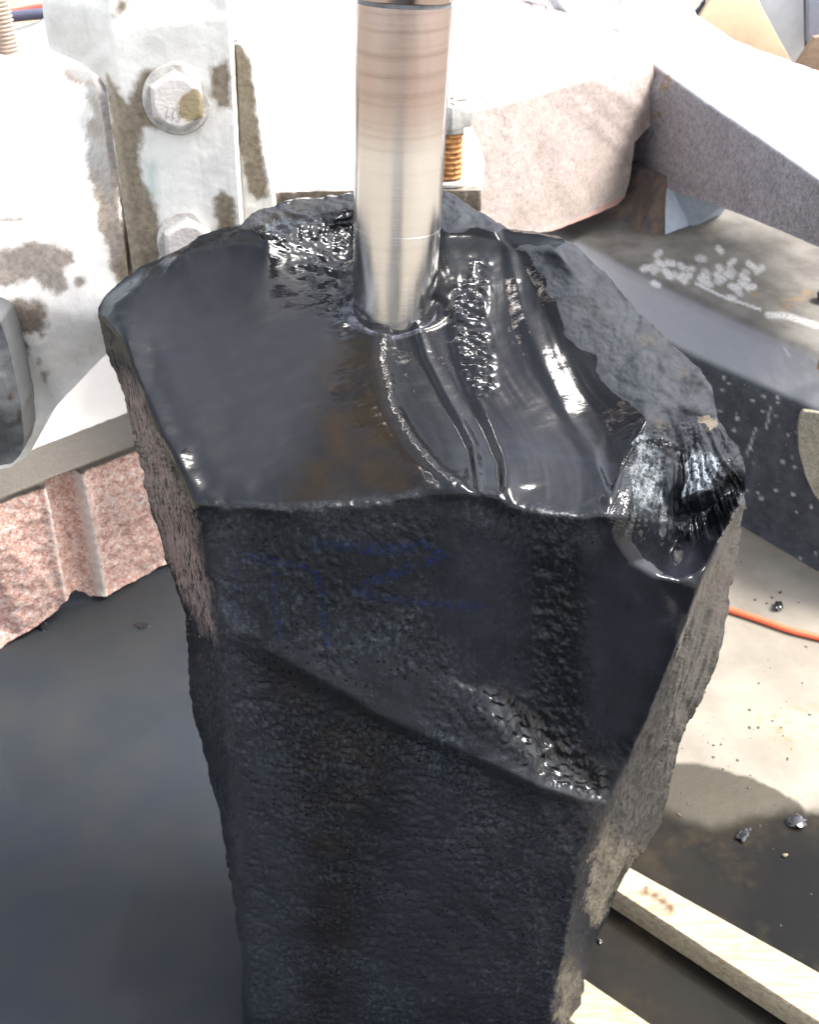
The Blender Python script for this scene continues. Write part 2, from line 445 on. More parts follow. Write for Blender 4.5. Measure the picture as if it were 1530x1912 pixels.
def mat_steel():
    s = N('brushed_drill_steel')
    z = s.n('ShaderNodeSeparateXYZ'); s.set(z.inputs[0], s.co); zz = z.outputs[2]
    fine = s.noise(1, 4, 0.7, s.mapped((3, 3, 900))); bands = s.noise(1, 3, 0.6, s.mapped((2, 2, 90)))
    tint = s.rng(s.math('ADD', zz, s.math('MULTIPLY', s.math('SUBTRACT', bands, 0.5), 0.03)), 1.165, 1.225)
    c = s.mix(tint, (0.68, 0.66, 0.64), (0.46, 0.375, 0.35))
    c = s.mix(s.math('MULTIPLY', s.rng(bands, 0.5, 0.75), s.math('ADD', s.math('MULTIPLY', tint, 0.34), .08)), c, (0.24, 0.17, 0.15))
    c = s.mix(s.math('MULTIPLY', s.rng(fine, 0.5, 0.8), 0.25), c, (0.35, 0.30, 0.27))
    s.b.inputs['Anisotropic'].default_value = 0.5; s.b.inputs['Anisotropic Rotation'].default_value = 0.25
    tg = s.n('ShaderNodeTangent', direction_type='RADIAL', axis='Z'); s.set(s.b.inputs['Tangent'], tg.outputs[0])
    return s.fin(c, s.rng(s.noise(1, 4, .6, s.mapped((60, 60, 12))), .3, .7, .15, .25), 1.0, s.bump(fine, 0.00012, 0.5))
def mat_casting(name, base=(0.66, 0.63, 0.59), stain=(0.12, 0.098, 0.076)):
    s = N(name)
    n1 = s.noise(12, 6, 0.65); n2 = s.noise(130, 5, 0.7)
    c = s.mix(s.rng(n1, 0.35, 0.7), base, tuple(v * 0.75 for v in base))
    c = s.mix(s.math('MULTIPLY', s.rng(n2, 0.58, 0.75), 0.35), c, (0.26, 0.25, 0.235))
    streak = s.noise(1, 4, 0.7, s.mapped((160, 160, 9)))
    c = s.mix(s.math('MULTIPLY', s.rng(streak, 0.5, 0.8), 0.25), c, (0.3, 0.28, 0.25))
    st = s.rng(s.math('ADD', s.attr('stain'), s.math('MULTIPLY', s.math('SUBTRACT', s.noise(70, 5, 0.6), 0.5), 1.3)), 0.22, 0.85)
    dk = s.mix(s.rng(n2, 0.35, 0.65), stain, tuple(v * 1.7 for v in stain))
    c = s.mix(st, c, dk)
    c = s.mix(s.rng(s.attr('teal'), 0.2, 0.9, 0, 0.5), c, (0.25, 0.36, 0.35))
    r = s.math('SUBTRACT', 0.55, s.math('MULTIPLY', st, 0.2))
    return s.fin(c, r, 0.0, s.bump(n2, 0.0015, 0.5), s.math('MULTIPLY', st, 0.5), 0.15)
def mat_granite(name, cols, scale=260, rough=0.7, stain=None, bump=0.002, coords=None):
    s = N(name)
    v = s.voro(scale, s.mix(0.35, s.co, s.n('ShaderNodeTexNoise').outputs['Color']) if False else s.co, 'F1', 'Color')
    sep = s.n('ShaderNodeSeparateColor'); s.set(sep.inputs[0], v)
    big = s.noise(scale * 0.22, 5, 0.65)
    k = s.math('ADD', s.math('MULTIPLY', sep.outputs[0], 0.65), s.math('MULTIPLY', s.math('SUBTRACT', big, 0.5), 1.6), clamp=False)
    k = s.math('ADD', k, 0.17)
    st = [(i / (len(cols) - 1) if len(cols) > 1 else 0, c) for i, c in enumerate(cols)]
    c = s.ramp(k, st)
    c = s.mix(s.math('MULTIPLY', s.rng(s.noise(9, 4), 0.45, 0.75), 0.25), c, tuple(x * 0.6 for x in cols[0]))
    if name == 'grey_granite': c = s.mix(s.math('MULTIPLY', s.attr('sunlit_top'), s.rng(s.noise(14, 5), .3, .6, .7, 1)), c, (0.62, 0.60, 0.585))  # pale top painted in for overexposed sunlight on the same granite
    if name == 'pink_granite':
        c = s.mix(s.attr('lit_top_pale_rim'), c, (0.60, 0.55, 0.49))  # near-white colour carries the sunlight on the top; groove rims paler too
    if stain: 
        stf = s.rng(s.math('ADD', s.attr('stain'), s.math('MULTIPLY', s.math('SUBTRACT', s.noise(60, 4), 0.5), 0.3)), 0.4, 0.6)
        c = s.mix(stf, c, s.mix(s.noise(70, 4), stain, tuple(x * 1.35 for x in stain)))
    h = s.math('ADD', s.noise(scale * 0.5, 4, 0.6), s.math('MULTIPLY', s.noise(45, 4), 1.5))
    return s.fin(c, rough, 0.0, s.bump(h, bump, 0.7))
def mat_simple(name, c, rough=0.5, metal=0.0, var=0.25, scale=40, bump=0.0006, c2=None, coat=None):
    s = N(name); n1 = s.noise(scale, 6, 0.65)
    cc = s.mix(s.rng(n1, 0.3, 0.7), c, c2 or tuple(v * (1 - var) for v in c))
    return s.fin(cc, rough, metal, s.bump(s.noise(scale * 4, 4), bump, 0.6), coat, 0.1 if coat else None)
def mat_floor():
    s = N('workshop_concrete')
    n1 = s.noise(5, 6, 0.6); n2 = s.noise(60, 5, 0.65); n3 = s.noise(1.3, 4)
    c = s.mix(s.rng(n1, 0.3, 0.7), (0.245, 0.220, 0.180), (0.165, 0.146, 0.116))
    c = s.mix(s.math('MULTIPLY', s.rng(n2, 0.5, 0.8), 0.4), c, (0.22, 0.19, 0.15))
    rust = s.math('MULTIPLY', s.attr('rust'), s.rng(s.noise(35, 5, 0.7), 0.50, 0.62))
    c = s.mix(s.math('MULTIPLY', rust, 0.6), c, (0.26, 0.13, 0.05))
    damp = s.rng(s.math('ADD', s.attr('damp'), s.math('MULTIPLY', s.math('SUBTRACT', s.noise(30, 6, .65), 0.5), 0.6)), 0.32, 0.68)
    c = s.mix(damp, c, s.mix(n1, (0.065, 0.055, 0.036), (0.022, 0.019, 0.013)))
    wet = s.rng(s.math('ADD', s.attr('wet'), s.math('MULTIPLY', s.math('SUBTRACT', s.noise(14, 6, .65), 0.5), 0.55)), 0.28, 0.72)
    sx = s.n('ShaderNodeSeparateXYZ'); s.set(sx.inputs[0], s.co)
    shade_lift = s.rng(sx.outputs[0], 0.25, -0.15)  # puddle colour raised towards the left to offset the shade there
    wc = s.mix(s.rng(s.noise(4, 4), .35, .65), (0.0060, 0.0058, 0.0055), (0.013, 0.0115, 0.0092))
    wc = s.mix(s.rng(s.noise(7, 6, .7), .48, .7), wc, (0.026, 0.020, 0.012))
    wc = s.mix(shade_lift, wc, s.mix(s.rng(s.noise(4, 4), .35, .65), (0.027, 0.031, 0.037), (0.035, 0.0365, 0.038)))
    c = s.mix(wet, c, wc)
    r = s.math('SUBTRACT', 0.75, s.math('ADD', s.math('MULTIPLY', damp, 0.25), s.math('MULTIPLY', wet, 0.30)))
    bs = s.math('SUBTRACT', 0.5, s.math('MULTIPLY', wet, 0.38))
    return s.fin(c, r, 0.0, s.bump(n2, 0.002, bs), s.math('MULTIPLY', wet, 0.22), 0.08, None, s.math('SUBTRACT', 0.3, s.math('MULTIPLY', wet, 0.27)))
def mat_wood():
    s = N('pale_timber')
    g = s.noise(1, 5, 0.65, s.mapped((14, 160, 160), (0, 0, 42)), 0.6)
    c = s.mix(s.rng(g, 0.3, 0.75), (0.36, 0.31, 0.215), (0.20, 0.152, 0.095))
    c = s.mix(s.rng(s.noise(26, 5, 0.7), 0.58, 0.70, 0, 0.7), c, (0.27, 0.16, 0.07))
    sp = s.rng(s.voro(34), 0.05, 0.13, 1, 0); c = s.mix(s.math('MULTIPLY', sp, s.rng(s.noise(8, 2), 0.5, 0.6)), c, (0.12, 0.07, 0.03))
    c = s.mix(s.attr('knot'), c, s.mix(s.noise(120, 4), (0.02, 0.010, 0.005), (0.15, 0.07, 0.02)))
    return s.fin(c, 0.75, 0.0, s.bump(s.math('ADD', g, s.noise(90, 4)), 0.0012, 0.7))
M_bas = mat_basalt(); M_steel = mat_steel()
M_cast = mat_casting('glare_white_iron'); M_bar = mat_casting('weathered_clamp_iron', (0.74, 0.725, 0.68), (0.14, 0.115, 0.082))  # first iron's base is whitened to carry the casting's wet glare
M_pink = mat_granite('pink_granite', [(0.14, 0.11, 0.115), (0.42, 0.21, 0.16), (0.54, 0.34, 0.27), (0.60, 0.46, 0.40), (0.68, 0.63, 0.59)], 310, 0.75, (0.085, 0.072, 0.058), 0.003)
M_pale = mat_granite('pale_granite', [(0.22, 0.165, 0.145), (0.31, 0.25, 0.22), (0.345, 0.29, 0.26), (0.38, 0.335, 0.305)], 330, 0.7, (0.33, 0.19, 0.155), 0.0015)
M_beam = mat_granite('grey_granite', [(0.085, 0.08, 0.09), (0.18, 0.165, 0.18), (0.25, 0.235, 0.25), (0.34, 0.32, 0.33)], 420, 0.7, (0.17, 0.115, 0.06), 0.0015)
M_floor = mat_floor(); M_wood = mat_wood()
M_iron = mat_simple('grey_iron', (0.17, 0.18, 0.19), 0.5, 0.4, 0.5, 60, 0.001)
M_zinc = mat_simple('zinc_plate', (0.50, 0.50, 0.49), 0.38, 0.6, 0.35, 70)
M_rust = mat_simple('rusty_thread', (0.50, 0.24, 0.07), 0.8, 0.0, 0.6, 120, 0.001, (0.13, 0.05, 0.02))
M_olive = mat_simple('wet_bolt_face', (0.20, 0.17, 0.10), 0.35, 0.2, 0.4, 120)

# ------------------------------------------------------------------ floor
def build_floor():
    xs = np.unique(np.concatenate([np.linspace(-60, -1.6, 14), np.arange(-1.6, 1.9, 0.0125), np.linspace(1.9, 60, 14)]))
    ys = np.unique(np.concatenate([np.linspace(-20, -5, 4), np.arange(-4.9, 0.3, 0.1), np.arange(0.3, 3.2, 0.0125), np.linspace(3.2, 120, 16)]))
    X, Y = np.meshgrid(xs, ys); Z = np.zeros_like(X)
    # picture coordinates of floor points, used only to trace the puddle outlines from the photograph
    f2 = lambda poly: [tuple(P(x, y, 'z', 0.0)[:2]) for x, y in poly]
    wet = f2([(-300, 1000), (-200, 1000), (0, 1030), (330, 1000), (900, 1120), (1160, 1500), (1230, 1512), (1330, 1545), (1400, 1528), (1470, 1512), (1530, 1515), (1700, 1500), (1900, 1560)]) + [(0.95, 0.3), (0.75, -4.5), (-1.0, -4.5), (-1.5, 0.2)]  # closing points carry the puddle unseen behind the camera to darken the drill's reflection
    damp = f2([(1150, 1600), (1180, 1440), (1255, 1424), (1300, 1424), (1350, 1437), (1400, 1450), (1450, 1473), (1490, 1497), (1505, 1515), (1480, 1545), (1350, 1570)])
    rust = f2([(1400, 1320), (1530, 1300), (1560, 1430), (1420, 1400)])
    Wt = np.clip(0.5 + sdf(X, Y, wet) / 0.08, 0, 1); Dp = np.clip(0.5 + sdf(X, Y, damp) / 0.03, 0, 1); Rs = np.clip(0.2 + sdf(X, Y, rust) / 0.06, 0, 1)
    p = np.stack([X, Y, Z], -1); near = (np.abs(X) < 1.9) & (Y > 0.3) & (Y < 3.2)
    Z = np.where(near, fbm(p, 9, 4, 5) * 0.0012 * (1 - Wt * 0.7), 0); p[..., 2] = Z
    ny, nx = X.shape; ids = np.arange(ny * nx).reshape(ny, nx)
    F = np.stack([ids[:-1, :-1], ids[:-1, 1:], ids[1:, 1:], ids[1:, :-1]], -1).reshape(-1, 4)
    me = bpy.data.meshes.new('floor'); me.from_pydata(p.reshape(-1, 3).tolist(), [], F.tolist())
    for k, a in (('wet', Wt), ('damp', Dp), ('rust', Rs)):
        at = me.attributes.new(k, 'FLOAT', 'POINT'); at.data.foreach_set('value', a.ravel().astype(np.float32))
    for q in me.polygons: q.use_smooth = True
    setup(link('floor', me, M_floor), 'pale concrete workshop floor with a dark slurry puddle around the foot of the stone', None, None, 'structure')
build_floor()

# ------------------------------------------------------------------ the stone
def build_stone():
    y, z = 'y', 'z'
    OUT = [(180, 575, y, .90), (200, 548, y, .92), (225, 525, y, .935), (262, 500, y, .95), (310, 478, y, .97), (345, 462, y, .98), (372, 440, y, .99), (410, 430, y, 1.0), (450, 422, y, 1.01),
           (470, 400, y, 1.03), (500, 390, y, 1.04), (530, 378, y, 1.05), (570, 372, y, 1.06), (620, 368, y, 1.06), (650, 362, y, 1.06), (700, 352, y, 1.06), (780, 350, y, 1.05), (830, 357, y, 1.04),
           (860, 372, y, 1.04), (895, 398, y, 1.03), (925, 412, y, 1.02), (955, 432, y, 1.0), (1010, 438, y, .985), (1050, 447, y, .97), (1080, 460, y, .96), (1105, 490, y, .95), (1130, 510, y, .94),
           (1160, 545, y, .925), (1190, 580, y, .91), (1225, 612, y, .895), (1255, 645, y, .88), (1275, 662, y, .87), (1310, 690, y, .855), (1330, 725, y, .84), (1335, 760, y, .83), (1345, 790, y, .82),
           (1370, 825, y, .80), (1390, 860, y, .79), (1393, 900, y, .78), (1391, 945, y, .785), (1385, 1000, y, .79), (1370, 1070, y, .80), (1360, 1120, y, .80), (1355, 1180, y, .80), (1335, 1240, y, .80),
           (1310, 1310, y, .79), (1285, 1350, y, .79), (1270, 1385, y, .79), (1262, 1420, y, .785), (1245, 1490, y, .78), (1235, 1540, y, .78), (1200, 1590, y, .77), (1165, 1630, y, .765), (1140, 1690, y, .76),
           (1125, 1730, y, .76), (1105, 1770, y, .755), (1095, 1830, y, .75), (1080, 1900, z, .006), (1050, 1945, z, .004), (1018, 1996, z, .004), (800, 2002, z, .004), (560, 2000, z, .004), (474, 1990, z, .004),
           (455, 1925, z, .006), (450, 1850, y, .73), (455, 1800, y, .73), (445, 1750, y, .73), (438, 1700, y, .735), (430, 1650, y, .735), (420, 1580, y, .74), (405, 1500, y, .745), (385, 1420, y, .75), (365, 1350, y, .755),
           (355, 1290, y, .76), (352, 1220, y, .765), (345, 1150, y, .77), (330, 1100, y, .775), (312, 1050, y, .785), (295, 990, y, .80), (275, 930, y, .81), (265, 880, y, .82), (250, 830, y, .83), (240, 780, y, .84),
           (225, 720, y, .86), (205, 670, y, .87), (190, 620, y, .885)]
    L = []
    L.append([(196, 597, y, .875), (235, 640, y, .83), (250, 690, y, .805), (275, 750, y, .775), (300, 810, y, .745), (325, 850, y, .725), (345, 890, y, .71), (362, 941, y, .692)])
    L.append([(362, 941, y, .692), (420, 944, y, .690), (520, 948, y, .688), (620, 945, y, .688), (720, 938, y, .69), (775, 925, y, .692), (800, 902, y, .70), (850, 906, y, .698), (895, 918, y, .694), (935, 925, y, .69),
              (960, 945, y, .685), (1010, 958, y, .68), (1080, 965, y, .678), (1140, 963, y, .68)])
    L.append([(362, 941, y, .692), (375, 1000, y, .69), (385, 1070, y, .688), (400, 1130, y, .685), (415, 1180, y, .68), (425, 1260, y, .68), (428, 1330, y, .68), (440, 1400, y, .68), (450, 1480, y, .68), (455, 1560, y, .68),
              (450, 1650, y, .682), (455, 1740, y, .684), (460, 1800, y, .686), (468, 1912, y, .687), (474, 1975, y, .688)])
    L.append([(1305, 1100, y, .68), (1290, 1150, y, .68), (1265, 1210, y, .675), (1245, 1260, y, .672), (1225, 1310, y, .674), (1205, 1360, y, .674), (1185, 1400, y, .674), (1160, 1450, y, .670), (1135, 1500, y, .660),
              (1120, 1550, y, .660), (1095, 1600, y, .660), (1080, 1650, y, .66), (1070, 1700, y, .664), (1060, 1760, y, .668), (1045, 1820, y, .672), (1030, 1870, y, .676), (1025, 1912, y, .68), (1018, 1980, y, .682)])
    # the diagonal ledge across the front
    L.append([(415, 1180, y, .68), (480, 1203, y, .672), (560, 1248, y, .662), (640, 1292, y, .655), (700, 1333, y, .650), (790, 1373, y, .645), (900, 1420, y, .640), (1000, 1465, y, .635), (1075, 1490, y, .642), (1135, 1500, y, .660)])
    L.append([(430, 1215, y, .680), (560, 1275, y, .668), (700, 1352, y, .657), (790, 1392, y, .652), (900, 1440, y, .647), (1000, 1484, y, .642), (1100, 1520, y, .650)])
    L.append([(870, 1275, y, .668), (940, 1310, y, .668), (1010, 1370, y, .668), (1080, 1430, y, .668), (1140, 1470, y, .668)])
    L.append([(850, 1300, z, .760), (915, 1345, z, .735), (985, 1405, z, .691), (1060, 1455, z, .646), (1115, 1484, z, .616)])
    L.append([(1000, 1000, y, .682), (1010, 1200, y, .680), (1015, 1330, y, .672)])
    L.append([(600, 1000, y, .684), (620, 1150, y, .680)])
    # side faces kept hollow a little behind their outer rim
    L.append([(1350, 1060, y, .735), (1320, 1180, y, .735), (1275, 1300, y, .725), (1225, 1420, y, .712), (1175, 1560, y, .705), (1120, 1680, y, .705), (1075, 1830, y, .71)])
    # back: lip, crevice
    L.append([(345, 470, y, .955), (420, 452, y, .97), (470, 424, y, .995), (530, 402, y, 1.03), (600, 394, y, 1.035), (650, 388, y, 1.035)])
    L.append([(500, 462, z, 1.074), (580, 462, z, 1.064), (650, 462, z, 1.052)])
    L.append([(490, 434, z, 1.085), (560, 432, z, 1.076), (652, 430, z, 1.063)])
    L.append([(215, 568, y, .885), (255, 545, y, .90), (300, 505, y, .935)])
    L.append([(300, 640, y, .85), (420, 620, y, .872), (560, 600, y, .895), (660, 590, y, .905)])
    L.append([(905, 800, y, .792), (960, 782, y, .803), (1050, 790, y, .80), (1110, 820, y, .785)])
    L.append([(420, 800, y, .760), (560, 790, y, .775), (700, 770, y, .79)])
    L.append([(820, 430, y, .985), (860, 424, y, .985), (900, 421, y, .99), (925, 416, y, .995)])
    L.append([(830, 440, y, .978), (880, 440, y, .985), (940, 455, y, .982), (990, 468, y, .962)])
    # dry shoulder on the right
    L.append([(1040, 470, y, .94), (1110, 560, y, .905), (1180, 640, y, .87), (1250, 690, y, .845), (1262, 715, y, .835)])
    L.append([(1262, 715, y, .835), (1235, 760, y, .80), (1205, 790, y, .78), (1185, 830, y, .755), (1160, 870, y, .735), (1145, 915, y, .705), (1140, 963, y, .68)])
    L.append([(1310, 700, y, .84), (1285, 760, y, .81), (1270, 800, y, .80), (1268, 850, y, .785)])
    # scoop
    L.append([(1140, 963, y, .680), (1150, 1010, y, .682), (1180, 1050, y, .684), (1220, 1075, y, .682), (1270, 1085, y, .680), (1305, 1100, y, .68)])
    L.append([(1305, 1100, y, .68), (1320, 1060, y, .69), (1345, 1010, y, .705), (1370, 965, y, .725), (1384, 935, y, .74)])
    L.append([(1176, 915, y, .711), (1172, 963, y, .690), (1182, 1010, y, .690), (1206, 1045, y, .692), (1242, 1068, y, .69)])
    L.append([(1205, 850, y, .765), (1230, 930, y, .755), (1255, 975, y, .75), (1262, 1010, y, .745), (1250, 1035, y, .73)])
    L.append([(1268, 850, y, .785), (1275, 900, y, .765), (1272, 940, y, .76)])
    L.append([(1272, 940, y, .745), (1310, 935, y, .75), (1335, 915, y, .755), (1352, 880, y, .765), (1358, 868, y, .77)])
    L.append([(1285, 960, y, .765), (1325, 948, y, .77), (1360, 905, y, .785), (1372, 920, y, .78)])
    L.append([(1290, 1000, y, .742), (1330, 985, y, .745)])
    # fluted area right of the drill, heights in mm above the base surface
    crv = lambda pts, h: [(a, b, h) for a, b in pts]
    A = [(705, 600), (708, 680), (726, 760), (763, 825), (808, 875), (843, 903)]
    sh = lambda c, d, e=0: [(a + d, b + e) for a, b in c]
    B = [(776, 600), (795, 665), (828, 730), (860, 785), (884, 830), (895, 912)]
    C = [(852, 540), (848, 600), (855, 660), (880, 730), (915, 800), (940, 860), (945, 915)]
    D = [(930, 470), (960, 600), (1000, 700), (1045, 790), (1090, 860), (1120, 940)]
    E = [(968, 470), (1010, 560), (1045, 640), (1085, 720), (1130, 800), (1140, 900)]
    Fz = [(985, 470), (1045, 560), (1065, 620), (1112, 662), (1155, 722), (1205, 785)]
    rel = [crv(sh(A, -16), 0), crv(A, 2.6), crv(sh(A, 12, -2), 2.2), crv(sh(A, 26, -6), -1.0), crv(sh(B, -9, 2), -3.2), crv(B, 1.3), crv(sh(B, 12, -4), -0.6), crv(sh(C, -12, 4), -1.5), crv(C, 3.2), crv(sh(C, 36, -6), 3.4),
           crv(sh(C, 62, -10), 2.6), crv(D, 0.6), crv(sh(D, 20, -4), 2.6), crv(E, -2.2), crv(Fz, 0.0)]
    border = [(640, 560, 0), (680, 470, 0), (800, 430, 0), (930, 440, 0), (1010, 460, 0), (1230, 800, 0), (1190, 880, 0), (1150, 960, 0), (1080, 968, 0), (960, 948, 0), (890, 922, 0), (830, 912, 0), (700, 920, 0), (640, 750, 0)]
    def relief(PX, PY, pos, step):
        x0, y0 = PX.min(), PY.min()
        GX, GY = np.meshgrid(x0 + np.arange(PX.shape[1]) * step, y0 + np.arange(PX.shape[0]) * step)
        pts = list(border); edges = [(k, (k + 1) % len(border)) for k in range(len(border))]
        for pl in rel:
            b = len(pts); pts += pl; edges += [(b + k, b + k + 1) for k in range(len(pl) - 1)]
        Hm = tri_map(pts, edges, GX, GY, x0, y0, step); Hm = np.nan_to_num(Hm)
        Hm = gauss_blur(Hm, np.ones(Hm.shape, bool), 3.2 / step) * 0.00115
        sm = lambda poly, s: sstep(-s, s, sdf(PX, PY, poly))
        ft = L[1] and [(p[0], p[1]) for p in L[1]]
        h = Hm
        topm = sm([(200, 560), (360, 460), (700, 400), (1040, 470), (1200, 790), (1140, 960), (800, 905), (720, 938), (362, 940), (230, 640)], 14)
        upf = sm([(370, 955), (1140, 970), (1300, 1100), (1200, 1370), (1135, 1490), (900, 1410), (700, 1325), (430, 1190)], 10)
        lowf = sm([(430, 1215), (700, 1350), (1100, 1520), (1060, 1760), (1010, 2090), (480, 2090), (460, 1700)], 12)
        side_l = sm([(180, 590), (362, 945), (415, 1180), (450, 1500), (468, 2000), (440, 2000), (330, 1250), (200, 750)], 8)
        side_r = sm([(1305, 1100), (1395, 940), (1390, 1250), (1260, 1600), (1080, 2050), (1020, 1950), (1070, 1700), (1140, 1500), (1250, 1250)], 6)
        dry = sm([(975, 480), (1040, 560), (1060, 620), (1110, 665), (1150, 725), (1210, 785), (1300, 830), (1400, 860), (1340, 680), (1100, 440)], 8)
        scoop = sm([(1190, 800), (1145, 900), (1140, 970), (1165, 1030), (1215, 1070), (1300, 1095), (1390, 930), (1390, 840), (1300, 790)], 6)
        rim = sm([(440, 420), (500, 385), (660, 350), (660, 450), (500, 450)], 8)
        h = h + fbm(pos, (22, 22, 22), 3, 1) * 0.0009
        # long wavy water ripples on the top face
        u = pos.copy(); ca, sa = math.cos(R(-22)), math.sin(R(-22))
        ux = u[..., 0] * ca - u[..., 1] * sa; uy = u[..., 0] * sa + u[..., 1] * ca
        q = np.stack([ux * 38, uy * 150, u[..., 2] * 20], -1)
        h = h + topm * (fbm(q, 1, 4, 9, .6) * 0.00032 + fbm(q * .35, 1, 2, 8) * .0008)
        patch = sm([(500, 425), (660, 415), (660, 600), (640, 625), (590, 560), (560, 480)], 34)
        q2 = np.stack([ux * 70, uy * 190, u[..., 2] * 40], -1)
        h = h + patch * fbm(q2, 1, 3, 31) * 0.0052
        # agitated water right of the drill
        wv = sm([(880, 488), (912, 492), (905, 600), (925, 740), (885, 745), (850, 660), (838, 580)], 14)
        crumb = np.clip(1.2 - seg_dist(PX, PY, sh(A, 9, 0)) / 13, 0, 1)
        flu = sm([(700, 610), (850, 470), (960, 460), (1200, 800), (1140, 960), (900, 910), (840, 900)], 14)
        bxs = np.interp(PY, [b[1] for b in B], [b[0] for b in B]); uf = (PX - bxs) * (1 - .22 * sstep(700, 900, PY)) - 30 * sstep(760, 920, PY) * 0; qf = np.stack([uf * .085, PY * .011, 0 * PY], -1)
        h = h + flu * (fbm(qf, 1, 2, 61, .5) * .00035 + fbm(pos, (22, 22, 22), 2, 62) * .0010)
        h = h + wv * (fbm(pos, (85, 150, 100), 2, 12) * 0.0060) + crumb * fbm(pos, (230, 230, 230), 2, 13) * .0012
        br = sm([(640, 650), (705, 610), (712, 760), (800, 880), (770, 920), (560, 930), (590, 800)], 20)
        q3 = np.stack([ux * 22, uy * 120, u[..., 2] * 20], -1)
        h = h + br * np.abs(fbm(q3, 1, 4, 15, .6)) * 0.0011
        smf = sm([(820, 960), (1000, 975), (960, 1290), (880, 1270), (790, 1140)], 25) + sm([(1095, 975), (1300, 1110), (1190, 1380), (1100, 1400)], 20)
        smf = np.clip(smf + sm([(860, 1275), (940, 1290), (1140, 1450), (1110, 1500), (1000, 1450)], 16), 0, 1)
        cr = sm([(560, 1000), (1130, 985), (1200, 1250), (900, 1270), (560, 1150)], 20)
        h = h + upf * ((fbm(pos, (190, 190, 130), 3, 20, .65) * 0.0016 * sstep(-.25, .35, fbm(pos, 30, 2, 28)) + .0003 * fbm(pos, (90, 90, 60), 2, 29)) * (1 - .85 * smf) + fbm(pos, (40, 40, 22), 2, 23) * 0.0010)
        band = sstep(60, 20, np.abs(PX - 1040 - (PY - 1200) * 0.05)) * upf
        h = h + band * fbm(pos, (170, 170, 120), 3, 25, .7) * 0.0026
        gl = sm([(850, 1275), (930, 1290), (1130, 1440), (1130, 1500), (1000, 1450)], 12)
        qg = np.stack([pos[..., 0] * 95, pos[..., 1] * 70, pos[..., 2] * 50 + pos[..., 0] * 50], -1)
        h = h + gl * (fbm(qg, 1, 3, 27, .6) * 0.0022 + .0042 * (lambda w: (w - np.floor(w)) * (1 - sstep(.82, 1, w - np.floor(w))))((pos[..., 0] * .75 - pos[..., 2] * .65) * 80 + 1.5 * fbm(pos, (90, 90, 30), 2, 26)))
        h = h + lowf * (fbm(pos, (210, 210, 150), 3, 30, .7) * 0.0026 * sstep(-.3, .4, fbm(pos, 24, 3, 34)) + fbm(pos, (48, 48, 30), 3, 33) * 0.0022 - .0016 * sstep(.1, .5, fbm(pos, (95, 95, 130), 2, 35)))
        h = h + side_l * fbm(pos, (240, 240, 42), 4, 36, .65) * 0.0022
        h = h + side_r * (fbm(pos, (190, 190, 55), 4, 40, .65) * 0.0020 + fbm(pos, (40, 40, 12), 3, 41) * 0.003)
        def terrace(n, k, w=.16):
            t = n * k; f = np.floor(t); return (f + sstep(.5 - w, .5 + w, t - f)) / k
        tz = np.clip(dry + rim + sm([(820, 350), (930, 410), (960, 430), (830, 425)], 8), 0, 1)
        nn = fbm(pos, (9, 12, 9), 3, 44, .42) + 9 * pos[..., 0] + 5 * pos[..., 1]
        h = h + tz * ((terrace(nn, 4) - nn) * 0.0085 + fbm(pos, 110, 5, 45, .75) * .0019)
        h = h + sm([(180, 600), (345, 462), (450, 425), (470, 440), (350, 480), (250, 545), (215, 590)], 10) * terrace(fbm(pos, (25, 25, 25), 3, 46), 6) * .006
        blade = sm([(1268, 800), (1330, 790), (1372, 850), (1352, 885), (1330, 915), (1300, 932), (1272, 940), (1262, 880)], 3.0)
        blade2 = sm([(1230, 815), (1262, 830), (1260, 900), (1235, 950), (1205, 940), (1212, 870)], 4.0)
        h = h + blade * .007 + blade2 * .004
        h = h + rim * fbm(pos, (60, 60, 220), 4, 47, .62) * 0.0035
        # fibrous striations fanning down the scoop from its upper lip
        ang = np.arctan2(PX - 1255, PY - 700); rad = np.hypot(PX - 1255, PY - 700)
        qs = np.stack([ang * 42, rad * 0.010, 0 * ang], -1)
        h = h + scoop * sstep(330, 290, rad) * fbm(qs, 1, 4, 50, .75) * 0.0062
        # rough jagged rim of the front top edge
        ed = np.exp(-(seg_dist(PX, PY, ft) / 9.0) ** 2)
        h = h + ed * fbm(pos, (110, 110, 110), 3, 53) * 0.0022
        hole = np.exp(-(np.maximum(np.hypot((PX - 738) / 92.0, (PY - 578) / 40.0) - 1, 0) / 0.12) ** 2)
        return h - hole * 0.003
    def attrs(PX, PY, pos):
        wob = fbm(pos, 45, 4, 60) * 16; wx = PX + wob; wy = PY + fbm(pos, 45, 4, 66) * 16
        S = lambda poly, s: np.clip(0.5 + sdf(wx, wy, poly) / (2 * s), 0, 1)
        dry = S([(960, 462), (1000, 500), (1040, 560), (1060, 625), (1110, 662), (1125, 710), (1158, 740), (1210, 788), (1185, 830), (1230, 815), (1262, 838), (1285, 850), (1275, 925), (1315, 912), (1358, 850), (1385, 900), (1376, 945), (1430, 930), (1430, 760), (1300, 640), (1090, 420), (1040, 462)], 7)
        d2 = S([(820, 340), (870, 352), (960, 425), (905, 428), (825, 428)], 6)
        d3 = S([(430, 430), (500, 380), (690, 350), (690, 395), (600, 398), (520, 398), (460, 420)], 8)
        dry = np.maximum(np.maximum(dry, d2), d3)
        scf = S([(1195, 815), (1262, 838), (1275, 925), (1262, 960), (1180, 960), (1175, 880)], 8)
        dry = np.maximum(dry, 0.50 * scf)
        fresh_glint = np.maximum(S([(1275, 850), (1320, 850), (1355, 865), (1340, 900), (1300, 925), (1285, 975), (1272, 930)], 6), .9 * S([(1185, 810), (1215, 820), (1232, 860), (1235, 950), (1205, 955), (1150, 1000), (1165, 900)], 8))  # mask of the pale fracture with its painted bright reflections
